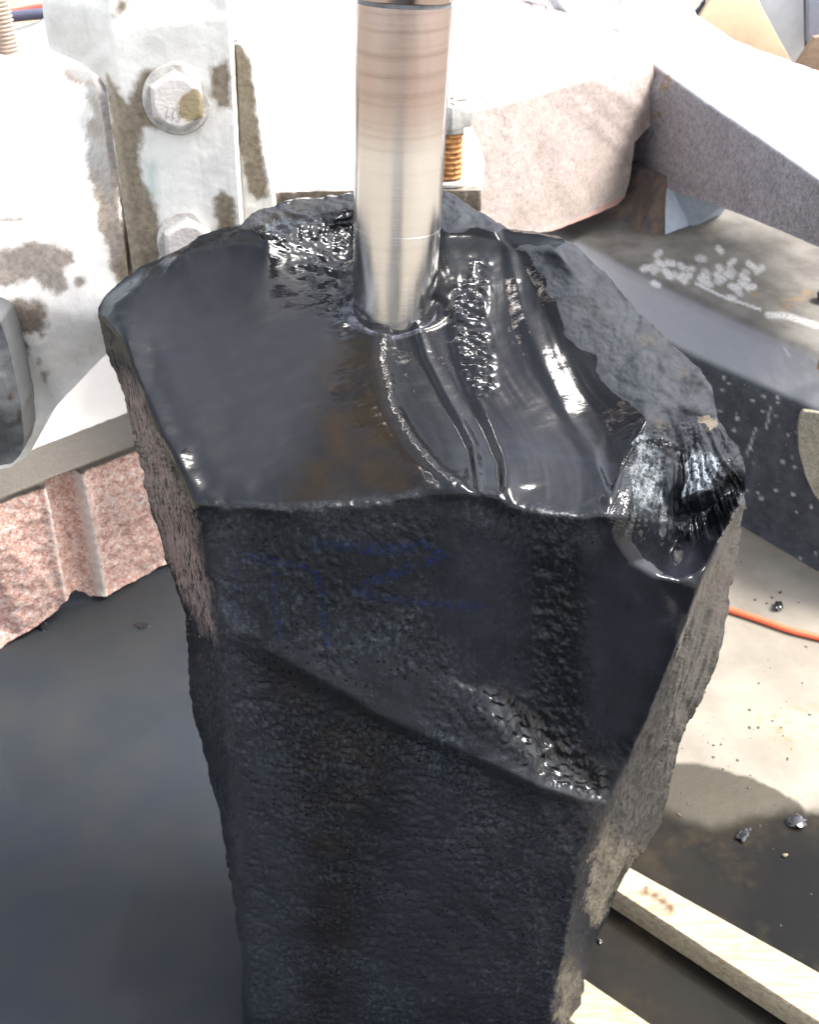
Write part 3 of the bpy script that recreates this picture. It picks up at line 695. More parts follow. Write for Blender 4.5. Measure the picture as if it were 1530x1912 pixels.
        pink = S([(232, 690), (262, 725), (300, 830), (355, 960), (378, 1060), (402, 1150), (400, 1200), (350, 1130), (318, 1040), (290, 960), (265, 850), (240, 780)], 9)
        tan = S([(1130, 1520), (1160, 1545), (1195, 1575), (1150, 1660), (1120, 1740), (1085, 1700), (1100, 1600)], 16) * 0.75
        tan = np.maximum(tan, 0.62 * S([(1040, 1800), (1075, 1800), (1070, 1925), (1025, 1925)], 16))
        tan = np.maximum(tan, 0.9 * S([(1303, 770), (1330, 775), (1332, 800), (1312, 812)], 6))
        gb = S([(1310, 1105), (1370, 965), (1400, 940), (1400, 1250), (1300, 1400), (1260, 1620), (1120, 1560), (1150, 1480), (1200, 1370), (1270, 1220)], 8)
        gb = np.maximum(gb, 0.45 * S([(455, 405), (560, 375), (690, 365), (690, 392), (560, 396), (470, 420)], 8))
        brown = np.maximum(S([(600, 640), (700, 610), (720, 760), (800, 890), (760, 930), (540, 935), (580, 800)], 30), 0.8 * S([(480, 1220), (700, 1345), (760, 1400), (700, 1500), (640, 1912), (560, 1912), (560, 1450)], 40))
        brown = np.maximum(brown, 0.6 * S([(470, 395), (650, 365), (650, 400), (480, 420)], 10))
        grain = np.clip(S([(380, 960), (800, 930), (1130, 970), (1130, 1240), (1200, 1500), (1080, 2100), (400, 2100), (340, 1250), (400, 1190)], 20), 0, 1)
        smooth_f = S([(820, 960), (1300, 1100), (1190, 1380), (1080, 1400), (900, 1270), (800, 1180)], 30)
        grain = np.clip(grain - 0.7 * smooth_f - S([(860, 1275), (940, 1290), (1140, 1450), (1110, 1500), (1000, 1450)], 14), 0, 1); grain = np.maximum(grain, 0.8 * S([(1180, 820), (1370, 870), (1340, 940), (1260, 1000), (1170, 960)], 10))
        slurry = S([(215, 570), (340, 470), (560, 455), (660, 600), (640, 660), (590, 760), (540, 880), (500, 935), (365, 935), (250, 650)], 40)  # slurry zones follow the sheen that is painted into the colour
        slurry = np.maximum(slurry, 0.9 * S([(775, 600), (850, 560), (960, 480), (1040, 640), (1100, 760), (1140, 860), (1140, 965), (1000, 955), (890, 915), (850, 905), (862, 850), (820, 750)], 22))
        top_sl = slurry.copy()
        slurry = np.maximum(slurry, 0.8 * S([(370, 960), (460, 960), (450, 1200), (560, 1500), (560, 1900), (440, 1900), (400, 1200)], 35))
        slurry = np.maximum(slurry, 0.8 * S([(850, 990), (980, 1000), (1000, 1300), (850, 1260), (790, 1130)], 35))
        slurry = np.maximum(slurry, 0.9 * S([(1100, 980), (1300, 1110), (1190, 1380), (1090, 1380)], 25))
        slurry = np.maximum(slurry, 0.85 * S([(1270, 1020), (1350, 980), (1300, 1095), (1230, 1080)], 12))
        slurry = np.maximum(slurry, 0.6 * S([(760, 1420), (1100, 1520), (1060, 1900), (640, 1900)], 40))
        slurry = np.clip(slurry - S([(985, 480), (1045, 560), (1065, 620), (1112, 662), (1155, 722), (1205, 785), (1180, 870), (1130, 850), (1060, 720), (1000, 560)], 12), 0, 1)
        film = np.maximum.reduce([slurry, S([(470, 400), (700, 400), (700, 600), (600, 620), (520, 520)], 20), S([(830, 480), (930, 480), (950, 740), (880, 760), (830, 640)], 12),
            S([(860, 1275), (940, 1290), (1150, 1440), (1130, 1500), (1000, 1460)], 14), S([(1150, 880), (1190, 860), (1240, 960), (1290, 1090), (1200, 1070), (1140, 980)], 8), sstep(16, 5, seg_dist(PX, PY, A)), sstep(14, 5, seg_dist(PX, PY, B)), sstep(14, 5, seg_dist(PX, PY, [(p[0], p[1]) for p in L[1]])), sstep(22, 8, seg_dist(PX, PY, C))])
        film = np.clip(film + .45 * grain * sstep(-.1, .5, fbm(pos, (14, 14, 7), 3, 88)), 0, 1)
        film = np.clip(film - S([(180, 600), (240, 650), (362, 960), (420, 1200), (430, 2000), (330, 2000), (180, 700)], 10) * .8, 0, 1)
        front_sheen = np.clip(slurry - top_sl, 0, 1)  # front part of the sheen painted into the colour
        strokes = [[(595, 1017), (660, 1022), (720, 1026), (790, 1016)], [(790, 1016), (830, 1040), (760, 1062), (690, 1088), (668, 1105)], [(668, 1105), (720, 1118), (790, 1128), (900, 1134)],
                   [(455, 1040), (520, 1050), (570, 1056), (590, 1070), (602, 1120), (605, 1165), (612, 1205)], [(512, 1062), (508, 1110), (520, 1160), (524, 1190)], [(440, 1060), (436, 1120), (445, 1160)]]
        blue = np.zeros(PX.shape)
        for k, st in enumerate(strokes):
            wd = (9, 8, 7, 6, 6, 4)[k]; d = seg_dist(PX + wob * .25, PY + wob * .15, st)
            blue = np.maximum(blue, (1.0, .95, .9, .85, .9, .6)[k] * sstep(wd * 1.6, wd * 0.5, d))
        return dict(dry=dry, pink=pink, tan=tan, greybrown=gb, brown=brown, grain=grain, slurry=slurry, blue=blue, fresh_glint=fresh_glint, film=film, front_sheen=front_sheen)
    softies = {(905, 800), (1000, 1000), (600, 1000), (1350, 1060), (300, 640), (420, 800), (215, 568)}
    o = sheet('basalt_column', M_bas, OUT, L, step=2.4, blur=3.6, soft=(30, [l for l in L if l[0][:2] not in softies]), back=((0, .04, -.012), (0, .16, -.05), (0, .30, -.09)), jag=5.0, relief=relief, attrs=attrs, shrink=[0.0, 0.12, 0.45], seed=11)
    return setup(o, 'tall rough black basalt column, wet and glossy, with blue crayon marks and a hollow chipped in its right edge', 'stone')
stone = build_stone()

# ------------------------------------------------------------------ core drill
def build_drill():
    def centre(py, xl, xr, depth):
        c = P((xl + xr) / 2, py, 'd', depth); return c
    d0 = 1.000; r0 = (815.5 - 659) / 2 / FPX * d0                  # at py 551
    d1 = d0 * (815.5 - 659) / (847 - 665) * 1.0                      # at py 0
    a = centre(551, 659, 815.5, d0); b = centre(0, 665, 847, d1)
    ax = (b - a).normalized(); root = empty('core_drill', a, 'brushed steel core drill barrel standing in the wet black stone', 'drill')
    Lg = (b - a).length
    top = Lg * (1 - 0.012)
    prof = [(r0 * .80, -0.045), (r0 * .97, -0.042), (r0, -0.036)] + [(r0, -0.036 + k * (top + 0.036) / 40) for k in range(1, 41)]
    lathe('barrel', M_steel, prof, a, ax, 128, root)
    lathe('groove', M_iron, [(r0 * .965, 0), (r0 * .965, 0.0035)], a + ax * top, ax, 96, root)
    lathe('collar', M_steel, [(r0 * 1.0, 0), (r0 * 1.012, 0.0008), (r0 * 1.012, 0.16)], a + ax * (top + 0.0035), ax, 96, root)
    lathe('seam_ring', M_steel, [(r0 * .99, 0), (r0 * 1.0025, 0.0004), (r0 * 1.0025, 0.0012), (r0 * .99, 0.0016)], a + ax * (Lg * .26), ax, 96, root)
    # churned water where the barrel enters the stone
    s = N('churned_water'); s.b.inputs['Transmission Weight'].default_value = 0.35
    s.b.inputs['IOR'].default_value = 1.33
    s.set(s.b.inputs['Alpha'], s.rng(s.noise(110, 4), .35, .7, .08, .6)); s.fin((0.22, 0.23, 0.29), 0.25, 0.0, s.bump(s.noise(180, 3), 0.002, 0.6))
    bm = bmesh.new(); seg = 120; rings = []
    base = P(738, 578, 'd', 0.992) + Vector((0, -.002, .004)); 
    up = Vector((0, -.28, .96)).normalized(); e1 = Vector((1, 0, 0)); e2 = up.cross(e1)
    for j in range(9):
        row = []
        for k in range(seg):
            t = 2 * math.pi * k / seg; v = j / 8
            wob = float(vnoise(np.array([math.cos(t) * 5, math.sin(t) * 5, v * 2]), 3)) 
            wide = 0.002 + 0.005 * max(0, float(vnoise(np.array([math.cos(t) * 2, math.sin(t) * 2, 7.0]), 5))) + 0.009 * math.exp(-((t - 3.35) / .5) ** 2)
            rr = r0 * 0.98 + wide * v
            hh = 0.0026 * math.sin(math.pi * min(1, v * 1.0)) * (1 + 0.7 * wob) + 0.002 * (1 - v) 
            row.append(bm.verts.new(base + e1 * rr * math.cos(t) + e2 * rr * math.sin(t) + up * (hh - 0.002)))
        rings.append(row)
    for q, w in zip(rings, rings[1:]):
        for k in range(seg): bm.faces.new((q[k], q[(k + 1) % seg], w[(k + 1) % seg], w[k]))
    o = mesh_obj('water_ring', bm, s.m); setup(o, 'cloudy water churned up round the foot of the drill barrel', 'water', None, 'stuff')
build_drill()

# ------------------------------------------------------------------ clamp on the left
y, z, d_ = 'y', 'z', 'd'
clamp = empty('stone_clamp', (-0.3, 1.2, 0.7), 'pale iron clamp with upright bar and big hexagon bolts behind the black stone', 'clamp')
def cast_attrs(polys, soft=13, wob=10, teal=None):
    def f(PX, PY, pos):
        w = fbm(pos, 22, 4, 77) * wob; wx = PX + w; wy = PY + fbm(pos, 22, 4, 79) * wob
        st = np.zeros(PX.shape)
        for p in polys: st = np.maximum(st, np.clip(0.5 + sdf(wx, wy, p) / (2 * soft), 0, 1))
        tl = np.zeros(PX.shape)
        if teal: tl = np.clip(0.3 + sdf(wx, wy, teal) / 40, 0, 1)
        return dict(stain=st, teal=tl)
    return f
ell = lambda cx, cy, a, b, n=14: [(cx + a * math.cos(2 * math.pi * k / n), cy + b * math.sin(2 * math.pi * k / n)) for k in range(n)]
arm_st = [[(118, 135), (128, 126), (150, 122), (178, 133), (200, 150), (235, 350), (255, 520), (225, 540), (205, 500), (190, 440), (180, 400), (165, 330), (160, 235), (163, 225), (172, 215), (165, 195), (155, 160), (140, 158), (125, 155)],
          [(-20, 470), (20, 455), (70, 447), (110, 452), (140, 470), (138, 485), (122, 500), (128, 540), (110, 552), (88, 545), (60, 520), (20, 535), (-20, 540)],
          ell(48, 590, 44, 34), ell(152, 523, 12, 10), [(32, 632), (50, 640), (55, 665), (50, 672), (38, 660)], ell(72, 675, 4, 9), ell(84, 705, 4, 11), ell(75, 620, 5, 10), ell(20, 410, 25, 8)]
sheet('clamp_arm', M_cast, [(-120, 130, y, 1.7), (0, 88, y, 1.8), (25, 76, y, 1.85), (60, 67, y, 1.85), (90, 67, y, 1.80), (200, 67, y, 1.7), (230, 150, y, 1.30), (262, 400, y, 1.22), (275, 540, y, 1.22), (240, 630, y, 1.2), (218, 648, y, 1.2), (192, 668, y, 1.2), (168, 692, y, 1.195), (148, 714, y, 1.19), (125, 737, y, 1.185), (104, 760, y, 1.18), (87, 782, y, 1.18), (73, 806, y, 1.18), (60, 840, y, 1.18), (50, 852, y, 1.18), (20, 872, y, 1.17), (-120, 900, y, 1.15)],
      [[(-120, 450, y, 1.17), (60, 440, y, 1.20), (140, 470, y, 1.205), (200, 520, y, 1.20)], [(-120, 570, y, 1.115), (40, 570, y, 1.15), (120, 590, y, 1.16), (220, 600, y, 1.175)], [(60, 250, y, 1.45), (170, 250, y, 1.38)], [(165, 160, y, 1.42), (185, 300, y, 1.31), (205, 430, y, 1.22)]],
      step=4, blur=16, back=((0, .03, 0), (0, .22, .0)), relief=lambda a, b, p, s: fbm(p, 60, 4, 70) * .0008 - .022 * sstep(10, 2, seg_dist(a, b, [(186, 142), (200, 200), (216, 300), (232, 400), (250, 520), (258, 600)])), attrs=cast_attrs(arm_st), parent=clamp, seed=2)
bar_st = [[(212, 0), (240, 0), (240, 25), (212, 38)], [(195, 150), (215, 145), (240, 190), (262, 130), (292, 125), (280, 170), (284, 215), (300, 240), (270, 245), (262, 300), (268, 350), (290, 375), (298, 420), (318, 430), (306, 470), (300, 560), (245, 560), (215, 330)],
          [(395, 130), (430, 110), (436, 200), (415, 205), (395, 180)], [(398, 375), (412, 358), (430, 372), (448, 440), (400, 450)]]
sheet('upright_bar', M_bar, [(72, -60, y, 1.2), (422, -60, y, 1.16), (422, 0, y, 1.16), (430, 100, y, 1.16), (440, 300, y, 1.16), (449, 430, y, 1.16), (455, 580, y, 1.16), (258, 580, y, 1.16), (250, 520, y, 1.165), (232, 400, y, 1.167), (216, 300, y, 1.17), (198, 165, y, 1.175), (188, 145, y, 1.18), (150, 118, y, 1.19), (92, 92, y, 1.2), (82, 40, y, 1.2)],
      [[(202, -60, y, 1.155), (206, 60, y, 1.155), (214, 150, y, 1.155), (228, 300, y, 1.155), (243, 420, y, 1.155), (268, 575, y, 1.155)]],
      step=4, blur=5, back=((0, .03, 0),), relief=lambda a, b, p, s: fbm(p, 90, 4, 71) * .0004, attrs=cast_attrs(bar_st, 12, 14, [(262, 300), (300, 290), (305, 360), (290, 380), (262, 360)]), parent=clamp, seed=5)
pl_st = [[(425, 75), (455, 85), (468, 110), (480, 200), (500, 330), (498, 365), (480, 375), (462, 355), (455, 310), (450, 290), (440, 280)]]
sheet('side_plate', M_bar, [(425, 80, y, 1.215), (450, 84, y, 1.215), (462, 95, y, 1.215), (470, 120, y, 1.215), (480, 200, y, 1.215), (495, 300, y, 1.215), (507, 355, y, 1.215), (512, 400, y, 1.215), (515, 560, y, 1.215), (430, 560, y, 1.215), (425, 300, y, 1.215)],
      [], step=4, blur=4, back=((0, .03, 0),), relief=lambda a, b, p, s: fbm(p, 90, 4, 72) * .0008 - .022 * sstep(9, 2, seg_dist(a, b, [(430, 60), (434, 120), (442, 300), (450, 440)])), attrs=cast_attrs(pl_st, 8, 8), parent=clamp, seed=6)
M_castlow = mat_casting('dark_machine_iron', (0.10, 0.105, 0.11), (0.05, 0.035, 0.025))
sheet('clamp_knuckle', M_castlow, [(-120, 560, y, 1.08), (-20, 590, y, 1.09), (0, 600, y, 1.09), (14, 640, y, 1.10), (28, 700, y, 1.105), (40, 760, y, 1.11), (45, 820, y, 1.11), (38, 850, y, 1.11), (22, 866, y, 1.11), (-120, 890, y, 1.08)],
      [[(-120, 740, y, 1.03), (0, 740, y, 1.075), (25, 780, y, 1.09)]], step=4, blur=20, back=((0, .05, 0),), relief=lambda a, b, p, s: fbm(p, 60, 4, 73) * .002,
      attrs=cast_attrs([ell(18, 742, 6, 9), ell(35, 775, 4, 14)], 5, 4), parent=clamp, seed=8)
def hexbolt(px, py, yy, s, parent, tilt=(0.22, -1, 0.12)):
    c = P(px, py, 'y', yy); ax = Vector(tilt).normalized(); q = Vector((0, 0, 1)).rotation_difference(ax)
    lathe('washer', M_bar_plain, [(s * 1.32, 0.0), (s * 1.32, s * .16), (s * 1.27, s * .22), (s * .6, s * .22)], c, ax, 56, parent)
    bm = bmesh.new(); rings = []
    for (rr, h, hexf) in ((1.0, .2, 1), (1.0, .86, 1), (0.93, .96, .55), (0.86, 1.0, 0.1), (0.80, 1.0, 0)):
        row = []
        for k in range(72):
            t = 2 * math.pi * k / 72; w = (t + .35) % (math.pi / 3) - math.pi / 6
            hx = math.cos(math.pi / 6) / math.cos(w) * 1.1547
            r_ = rr * s * (1 + hexf * (hx / 1.0 - 1) * .9) * .98
            row.append(bm.verts.new(c + q @ Vector((r_ * math.cos(t), r_ * math.sin(t), h * s))))
        rings.append(row)
    for a, b in zip(rings, rings[1:]):
        for k in range(72): bm.faces.new((a[k], a[(k + 1) % 72], b[(k + 1) % 72], b[k]))
    bm.faces.new(rings[-1])
    o = mesh_obj('bolt_head', bm, M_boltface, parent); o.data.set_sharp_from_angle(angle=R(28))
    # raised grade marks on the head
    for k, a in enumerate((-.35, -.12, .11)):
        e = [c + q @ Vector((s * (a + dx), s * (-.55 + dy), s * 1.0)) for dx, dy in ((0, 0), (.07, 0), (.12, .36), (.05, .36))]
        prism('grade_mark', M_boltface, e, ax * (s * .06), parent, bevel=0)
M_bar_plain = mat_simple('pale_washer_iron', (0.46, 0.44, 0.41), 0.45, 0.1, 0.4, 90, 0.001)
def mat_boltface():
    s = N('bolt_iron'); sep = s.n('ShaderNodeSeparateXYZ'); s.set(sep.inputs[0], s.co)
    c0 = P(362, 200, 'y', 1.125); n = s.noise(55, 4)
    dv = s.n('ShaderNodeVectorMath', operation='DISTANCE'); s.set(dv.inputs[0], s.co); dv.inputs[1].default_value = c0
    k = s.rng(s.math('ADD', dv.outputs['Value'], s.math('MULTIPLY', s.math('SUBTRACT', n, 0.5), 0.02)), 0.018, 0.022, 1, 0)
    c = s.mix(k, s.mix(n, (0.5, 0.48, 0.46), (0.34, 0.31, 0.29)), (0.19, 0.15, 0.085))
    return s.fin(c, 0.4, 0.1, s.bump(s.noise(200, 4), 0.0012, 0.6))
M_boltface = mat_boltface()
hexbolt(330, 186, 1.158, 0.0275, clamp)
hexbolt(352, 452, 1.158, 0.0275, clamp)
# threaded rod top left
pr = []; rz = 0.0
while rz < 0.40:
    pr += [(0.0155, rz), (0.0185, rz + .0022), (0.0185, rz + .0032), (0.0155, rz + .0055)]; rz += 0.0060
rb = P(20, 110, 'y', 1.78)
setup(lathe('threaded_rod', mat_simple('tan_thread', (0.40, 0.31, 0.25), 0.55, 0.2, 0.3, 90), pr, rb, (-.03, 0, 1), 32), 'pale threaded steel rod rising at the top left corner behind the white clamp arm', 'threaded rod')
# jaw plate behind the drill
jaw = sheet('jaw_plate', M_cast, [(498, 362, z, .92), (560, 358, z, .92), (900, 356, z, .92), (905, 300, z, .92), (870, 205, z, .92), (420, 205, z, .92), (440, 362, z, .92)], [], step=4, blur=3, back=((0, .0, -.035),),
      relief=lambda a, b, p, s: fbm(p, 50, 4, 74) * .0012, attrs=cast_attrs([ell(648, 275, 16, 5), [(508, 353), (900, 349), (900, 362), (508, 368)], [(510, 330), (560, 328), (580, 312), (625, 310), (640, 330), (636, 331), (622, 315), (585, 317), (565, 334), (510, 336)]], 4, 8), seed=9)
setup(jaw, 'bright wet steel plate under the rusty bolt behind the drill', 'steel plate')
# rusty bolt standing on it
bb = P(838, 338, 'z', .921); bolt = empty('clamp_bolt', bb, 'hexagon bolt with rusty orange thread just right of the drill barrel', 'bolt')
pr = [(0.034, 0), (0.034, .004), (0.022, .005)]; lathe('washer', M_bar_plain, pr, bb, (0, 0, 1), 40, bolt)
pr = []; rz = .006
while rz < .072: pr += [(0.0185, rz), (0.0225, rz + .003), (0.0225, rz + .0045), (0.0185, rz + .0075)]; rz += .0080
lathe('thread', M_rust, pr, bb, (0, 0, 1), 36, bolt)
lathe('collar', M_zinc, [(0.0225, .078), (0.0225, .090)], bb, (0, 0, 1), 36, bolt)
hexp = [bb + Vector((0.038 * math.cos(math.pi / 3 * k + .55), 0.038 * math.sin(math.pi / 3 * k + .55), .088)) for k in range(6)]
prism('bolt_head', M_zinc, hexp, (0, 0, .034), bolt, bevel=.0025)
for k, a in enumerate((0.2, 1.4, 2.4, 4.9)):
    c = bb + Vector((.019 * math.cos(a), .019 * math.sin(a), .1222)); u = Vector((math.cos(a), math.sin(a), 0)); v = Vector((-u.y, u.x, 0))
    prism('grade_mark', M_olive, [c - u * .007 - v * .003, c + u * .007 - v * .0015, c + u * .007 + v * .0015, c - u * .007 + v * .003], (0, 0, .0012), bolt, bevel=0)

# ------------------------------------------------------------------ pink granite block lower left
def pink_relief(PX, PY, pos, step):
    h = fbm(pos, (40, 40, 40), 5, 80, .55) * 0.0045
    face = sstep(0, 14, PY - (930 - PX * .385))
    gx = 112 + (PY - 870) * 0.19
    w = 34.0
    u = (PX - gx) / w
    g = np.where(np.abs(u) < 1, -np.sqrt(np.maximum(0, 1 - u * u)), 0) * sstep(868, 890, PY)
    rimv = np.exp(-((np.abs(u) - 1.15) / .25) ** 2) * sstep(860, 885, PY)
    return h * (0.15 + 0.85 * face) + face * (g * 0.036 + rimv * 0.007)
pk = sheet('pink_granite_block', M_pink, [(-140, 800, z, .38), (20, 700, z, .38), (300, 560, z, .38), (420, 600, z, .38), (430, 762, z, .38), (430, 1000, y, 1.90), (330, 1048, y, 1.80), (300, 1056, y, 1.775), (270, 1075, y, 1.75), (240, 1090, y, 1.715), (205, 1108, y, 1.68), (180, 1117, y, 1.655), (160, 1112, y, 1.64), (132, 1114, y, 1.62), (118, 1120, y, 1.61), (108, 1138, y, 1.60), (60, 1175, y, 1.56), (30, 1190, y, 1.54), (0, 1211, y, 1.52), (-140, 1262, y, 1.38)],
      [[(-140, 983, z, .38), (0, 930, z, .38), (245, 836, z, .38), (430, 764, z, .38)], [(-140, 990, y, 1.385), (0, 938, y, 1.52), (245, 844, y, 1.72), (430, 772, y, 1.89)]],
      step=3.5, blur=3, back=((0, .03, 0), (.05, .12, 0)), jag=3, relief=pink_relief,
      attrs=lambda PX, PY, pos: dict(stain=np.clip(0.5 + sdf(PX, PY, [(-140, 925), (0, 868), (70, 835), (245, 768), (430, 700), (430, 772), (245, 846), (0, 941), (-140, 996)]) / 12, 0, 1), lit_top_pale_rim=np.maximum(.65 * sstep(9, 3, seg_dist(PX, PY, [(78, 888), (92, 872), (115, 866), (140, 872), (150, 890), (192, 1108)])) + .5 * sstep(7, 2, seg_dist(PX, PY, [(78, 888), (122, 1110)])), np.clip(.5 + sdf(PX, PY, [(-200, 500), (500, 500), (430, 764), (245, 832), (0, 926), (-200, 985)]) / 8, 0, 1))), seed=21)  # top painted near white as sunlit; pale groove rims share the mask
setup(pk, 'rough pink granite block with a half drill hole down its face', 'granite block')

# ------------------------------------------------------------------ right hand stones
def bench_attrs(PX, PY, pos):
    rnd2 = random.Random(4); s = np.zeros(PX.shape); sp = np.zeros(PX.shape)
    for k in range(46):
        t = rnd2.random(); cx = 1210 + 190 * t + rnd2.uniform(-26, 26); cy = 492 + 36 * t + rnd2.gauss(0, 18)
        a = rnd2.uniform(0.2, 0.9) if rnd2.random() < .6 else rnd2.uniform(-.7, 0); L_ = rnd2.uniform(4, 13)
        d = seg_dist(PX, PY, [(cx - L_ * math.cos(a) * .5, cy - L_ * math.sin(a) * .5), (cx + L_ * math.cos(a) * .5, cy + L_ * math.sin(a) * .5)])
        s = np.maximum(s, sstep(8.0, 3.5, d) * rnd2.uniform(.6, 1))
    s = np.maximum(s, sstep(3.2, 1.0, seg_dist(PX, PY, [(1300, 530), (1345, 552), (1420, 578)])))
    s = np.maximum(s, .7 * sstep(9, 3, seg_dist(PX, PY, [(1435, 588), (1470, 590), (1500, 600), (1525, 608)])))
    for k in range(90):
        cx = rnd2.uniform(1300, 1600); cy = 668 + (cx - 1300) * .42 + rnd2.uniform(10, 330); r_ = rnd2.uniform(1.4, 3.6)
        s = np.maximum(s, .75 * sstep(r_ + 1.5, r_ * .5, np.hypot(PX - cx, PY - cy)))
    for a, b in (((1412, 800), (1395, 850)), ((1440, 760), (1432, 800)), ((1465, 650), (1475, 665))):
        s = np.maximum(s, .5 * sstep(3, 1, seg_dist(PX, PY, [a, b])))
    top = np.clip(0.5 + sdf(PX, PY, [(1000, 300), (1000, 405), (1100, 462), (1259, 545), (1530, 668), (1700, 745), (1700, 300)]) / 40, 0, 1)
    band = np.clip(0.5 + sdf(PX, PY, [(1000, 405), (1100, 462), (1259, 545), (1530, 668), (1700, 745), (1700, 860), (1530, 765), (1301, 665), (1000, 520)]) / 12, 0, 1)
    rust = np.clip(sstep(14, 4, seg_dist(PX, PY, [(1465, 570), (1490, 560), (1515, 545)])) + .8 * sstep(8, 2, seg_dist(PX, PY, [(1400, 545), (1410, 550)])), 0, 1)
    return dict(scrape=s, top=top, band=band, rust=rust)
def mat_bench():
    s = N('dark_speckled_stone')
    n = s.noise(25, 6, .65); n2 = s.noise(260, 4, .7)
    c = s.mix(s.rng(n, .3, .7), (0.030, 0.033, 0.040), (0.056, 0.060, 0.070))
    sp = s.rng(s.voro(95), 0.06, 0.16, 1, 0); c = s.mix(s.math('MULTIPLY', sp, s.rng(s.noise(60, 3), .5, .65)), c, (0.26, 0.26, 0.27))
    c = s.mix(s.math('MULTIPLY', s.rng(n2, .5, .75), .5), c, (0.10, 0.11, 0.125))
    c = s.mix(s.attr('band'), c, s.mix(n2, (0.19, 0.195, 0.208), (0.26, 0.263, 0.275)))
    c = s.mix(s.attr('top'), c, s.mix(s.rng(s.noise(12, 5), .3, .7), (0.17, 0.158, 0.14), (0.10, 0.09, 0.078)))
    c = s.mix(s.math('MULTIPLY', s.attr('scrape'), s.rng(s.noise(150, 3), .3, .5)), c, (0.48, 0.47, 0.46))
    c = s.mix(s.math('MULTIPLY', s.attr('rust'), s.rng(s.noise(50, 5, .7), .45, .65, 0, .7)), c, (0.26, 0.14, 0.05))
    return s.fin(c, 0.75, 0, s.bump(n2, .001, .5), spec=0.2)
M_bench = mat_bench()
F1 = P(1393, 986, 'z', 0); F2 = P(1530, 1066, 'z', 0)
def on_front(px, py, off=0.0):
    """point where the pixel ray meets the vertical plane through the block's foot line, as its Y"""
    dr = (F2 - F1); n = Vector((dr.y, -dr.x, 0)).normalized()
    if n.y > 0: n = -n
    dd = Vector(rays(px, py)); t = ((F1 - n * off) - Vector(CO)).dot(n) / dd.dot(n)
    return (px, py, 'd', t)
zt = 0.44
bench = sheet('dark_stone_block', M_bench,
      [(900, 380, z, zt), (1100, 340, z, zt), (1250, 300, z, zt), (1700, 300, z, zt), (1720, 745, z, zt), on_front(1720, 860), on_front(1720, 1175), on_front(1530, 1066), on_front(1393, 986), on_front(1250, 902), on_front(1080, 800), on_front(1000, 520), (1000, 410, z, zt)],
      [[(1000, 420, z, zt), (1100, 462, z, zt), (1259, 540, z, zt), (1530, 664, z, zt), (1720, 750, z, zt)],
       [on_front(1000, 530), on_front(1100, 575), on_front(1301, 676), on_front(1530, 778), on_front(1720, 868)]],
      step=4, blur=7, back=((0, .03, 0), (0, .1, 0)), relief=lambda a, b, p, s: fbm(p, 40, 4, 90) * .0015, attrs=bench_attrs, seed=30)
setup(bench, 'dark speckled stone block with rounded front edge, white chips on top, right of the column', 'stone block')

pale = sheet('pale_granite_block', M_pale, [(830, 222, z, .85), (850, 215, z, .85), (1000, 169, z, .85), (1100, 139, z, .85), (1205, 105, z, .85), (1219, 106, y, 2.88), (1222, 180, y, 2.86), (1215, 235, y, 2.84), (1200, 250, y, 2.83), (1185, 265, y, 2.80), (1182, 300, y, 2.79), (1175, 340, y, 2.78), (1168, 368, y, 2.78), (1150, 385, y, 2.75), (1100, 405, y, 2.62), (1060, 422, y, 2.55), (1030, 432, y, 2.5), (960, 440, y, 2.4), (830, 440, y, 2.25),
      (440, 400, y, 1.98), (300, 370, z, .85), (300, -80, z, .85), (660, -80, z, .85), (915, 0, z, .85), (1040, 38, z, .85), (1155, 74, z, .85), (1195, 95, z, .85)],
      [[(300, 384, z, .85), (440, 340, z, .85), (650, 276, z, .85), (850, 215, z, .85), (1000, 169, z, .85), (1100, 139, z, .85), (1205, 106, z, .85)], [(440, 346, y, 1.96), (650, 281, y, 2.12), (850, 220, y, 2.30), (1000, 174, y, 2.48), (1100, 144, y, 2.62), (1212, 110, y, 2.87)]],
      step=4, blur=3, back=((0, .08, 0), (0, .2, 0)), jag=3.0, relief=lambda a, b, p, s: fbm(p, 60, 4, 91) * .0010,
      attrs=lambda PX, PY, pos: dict(stain=np.maximum(.62 * sstep(9, 2, seg_dist(PX, PY, [(960, 188), (1100, 145), (1210, 106), (1219, 130)])) * (fbm(pos, 30, 3, 92) > -.05), .66 * sstep(14, 3, seg_dist(PX, PY, [(1030, 434), (1100, 406), (1160, 374)])))), seed=31)
setup(pale, 'pale pinkish granite block with chipped edges behind the drill, bright on top', 'granite block')

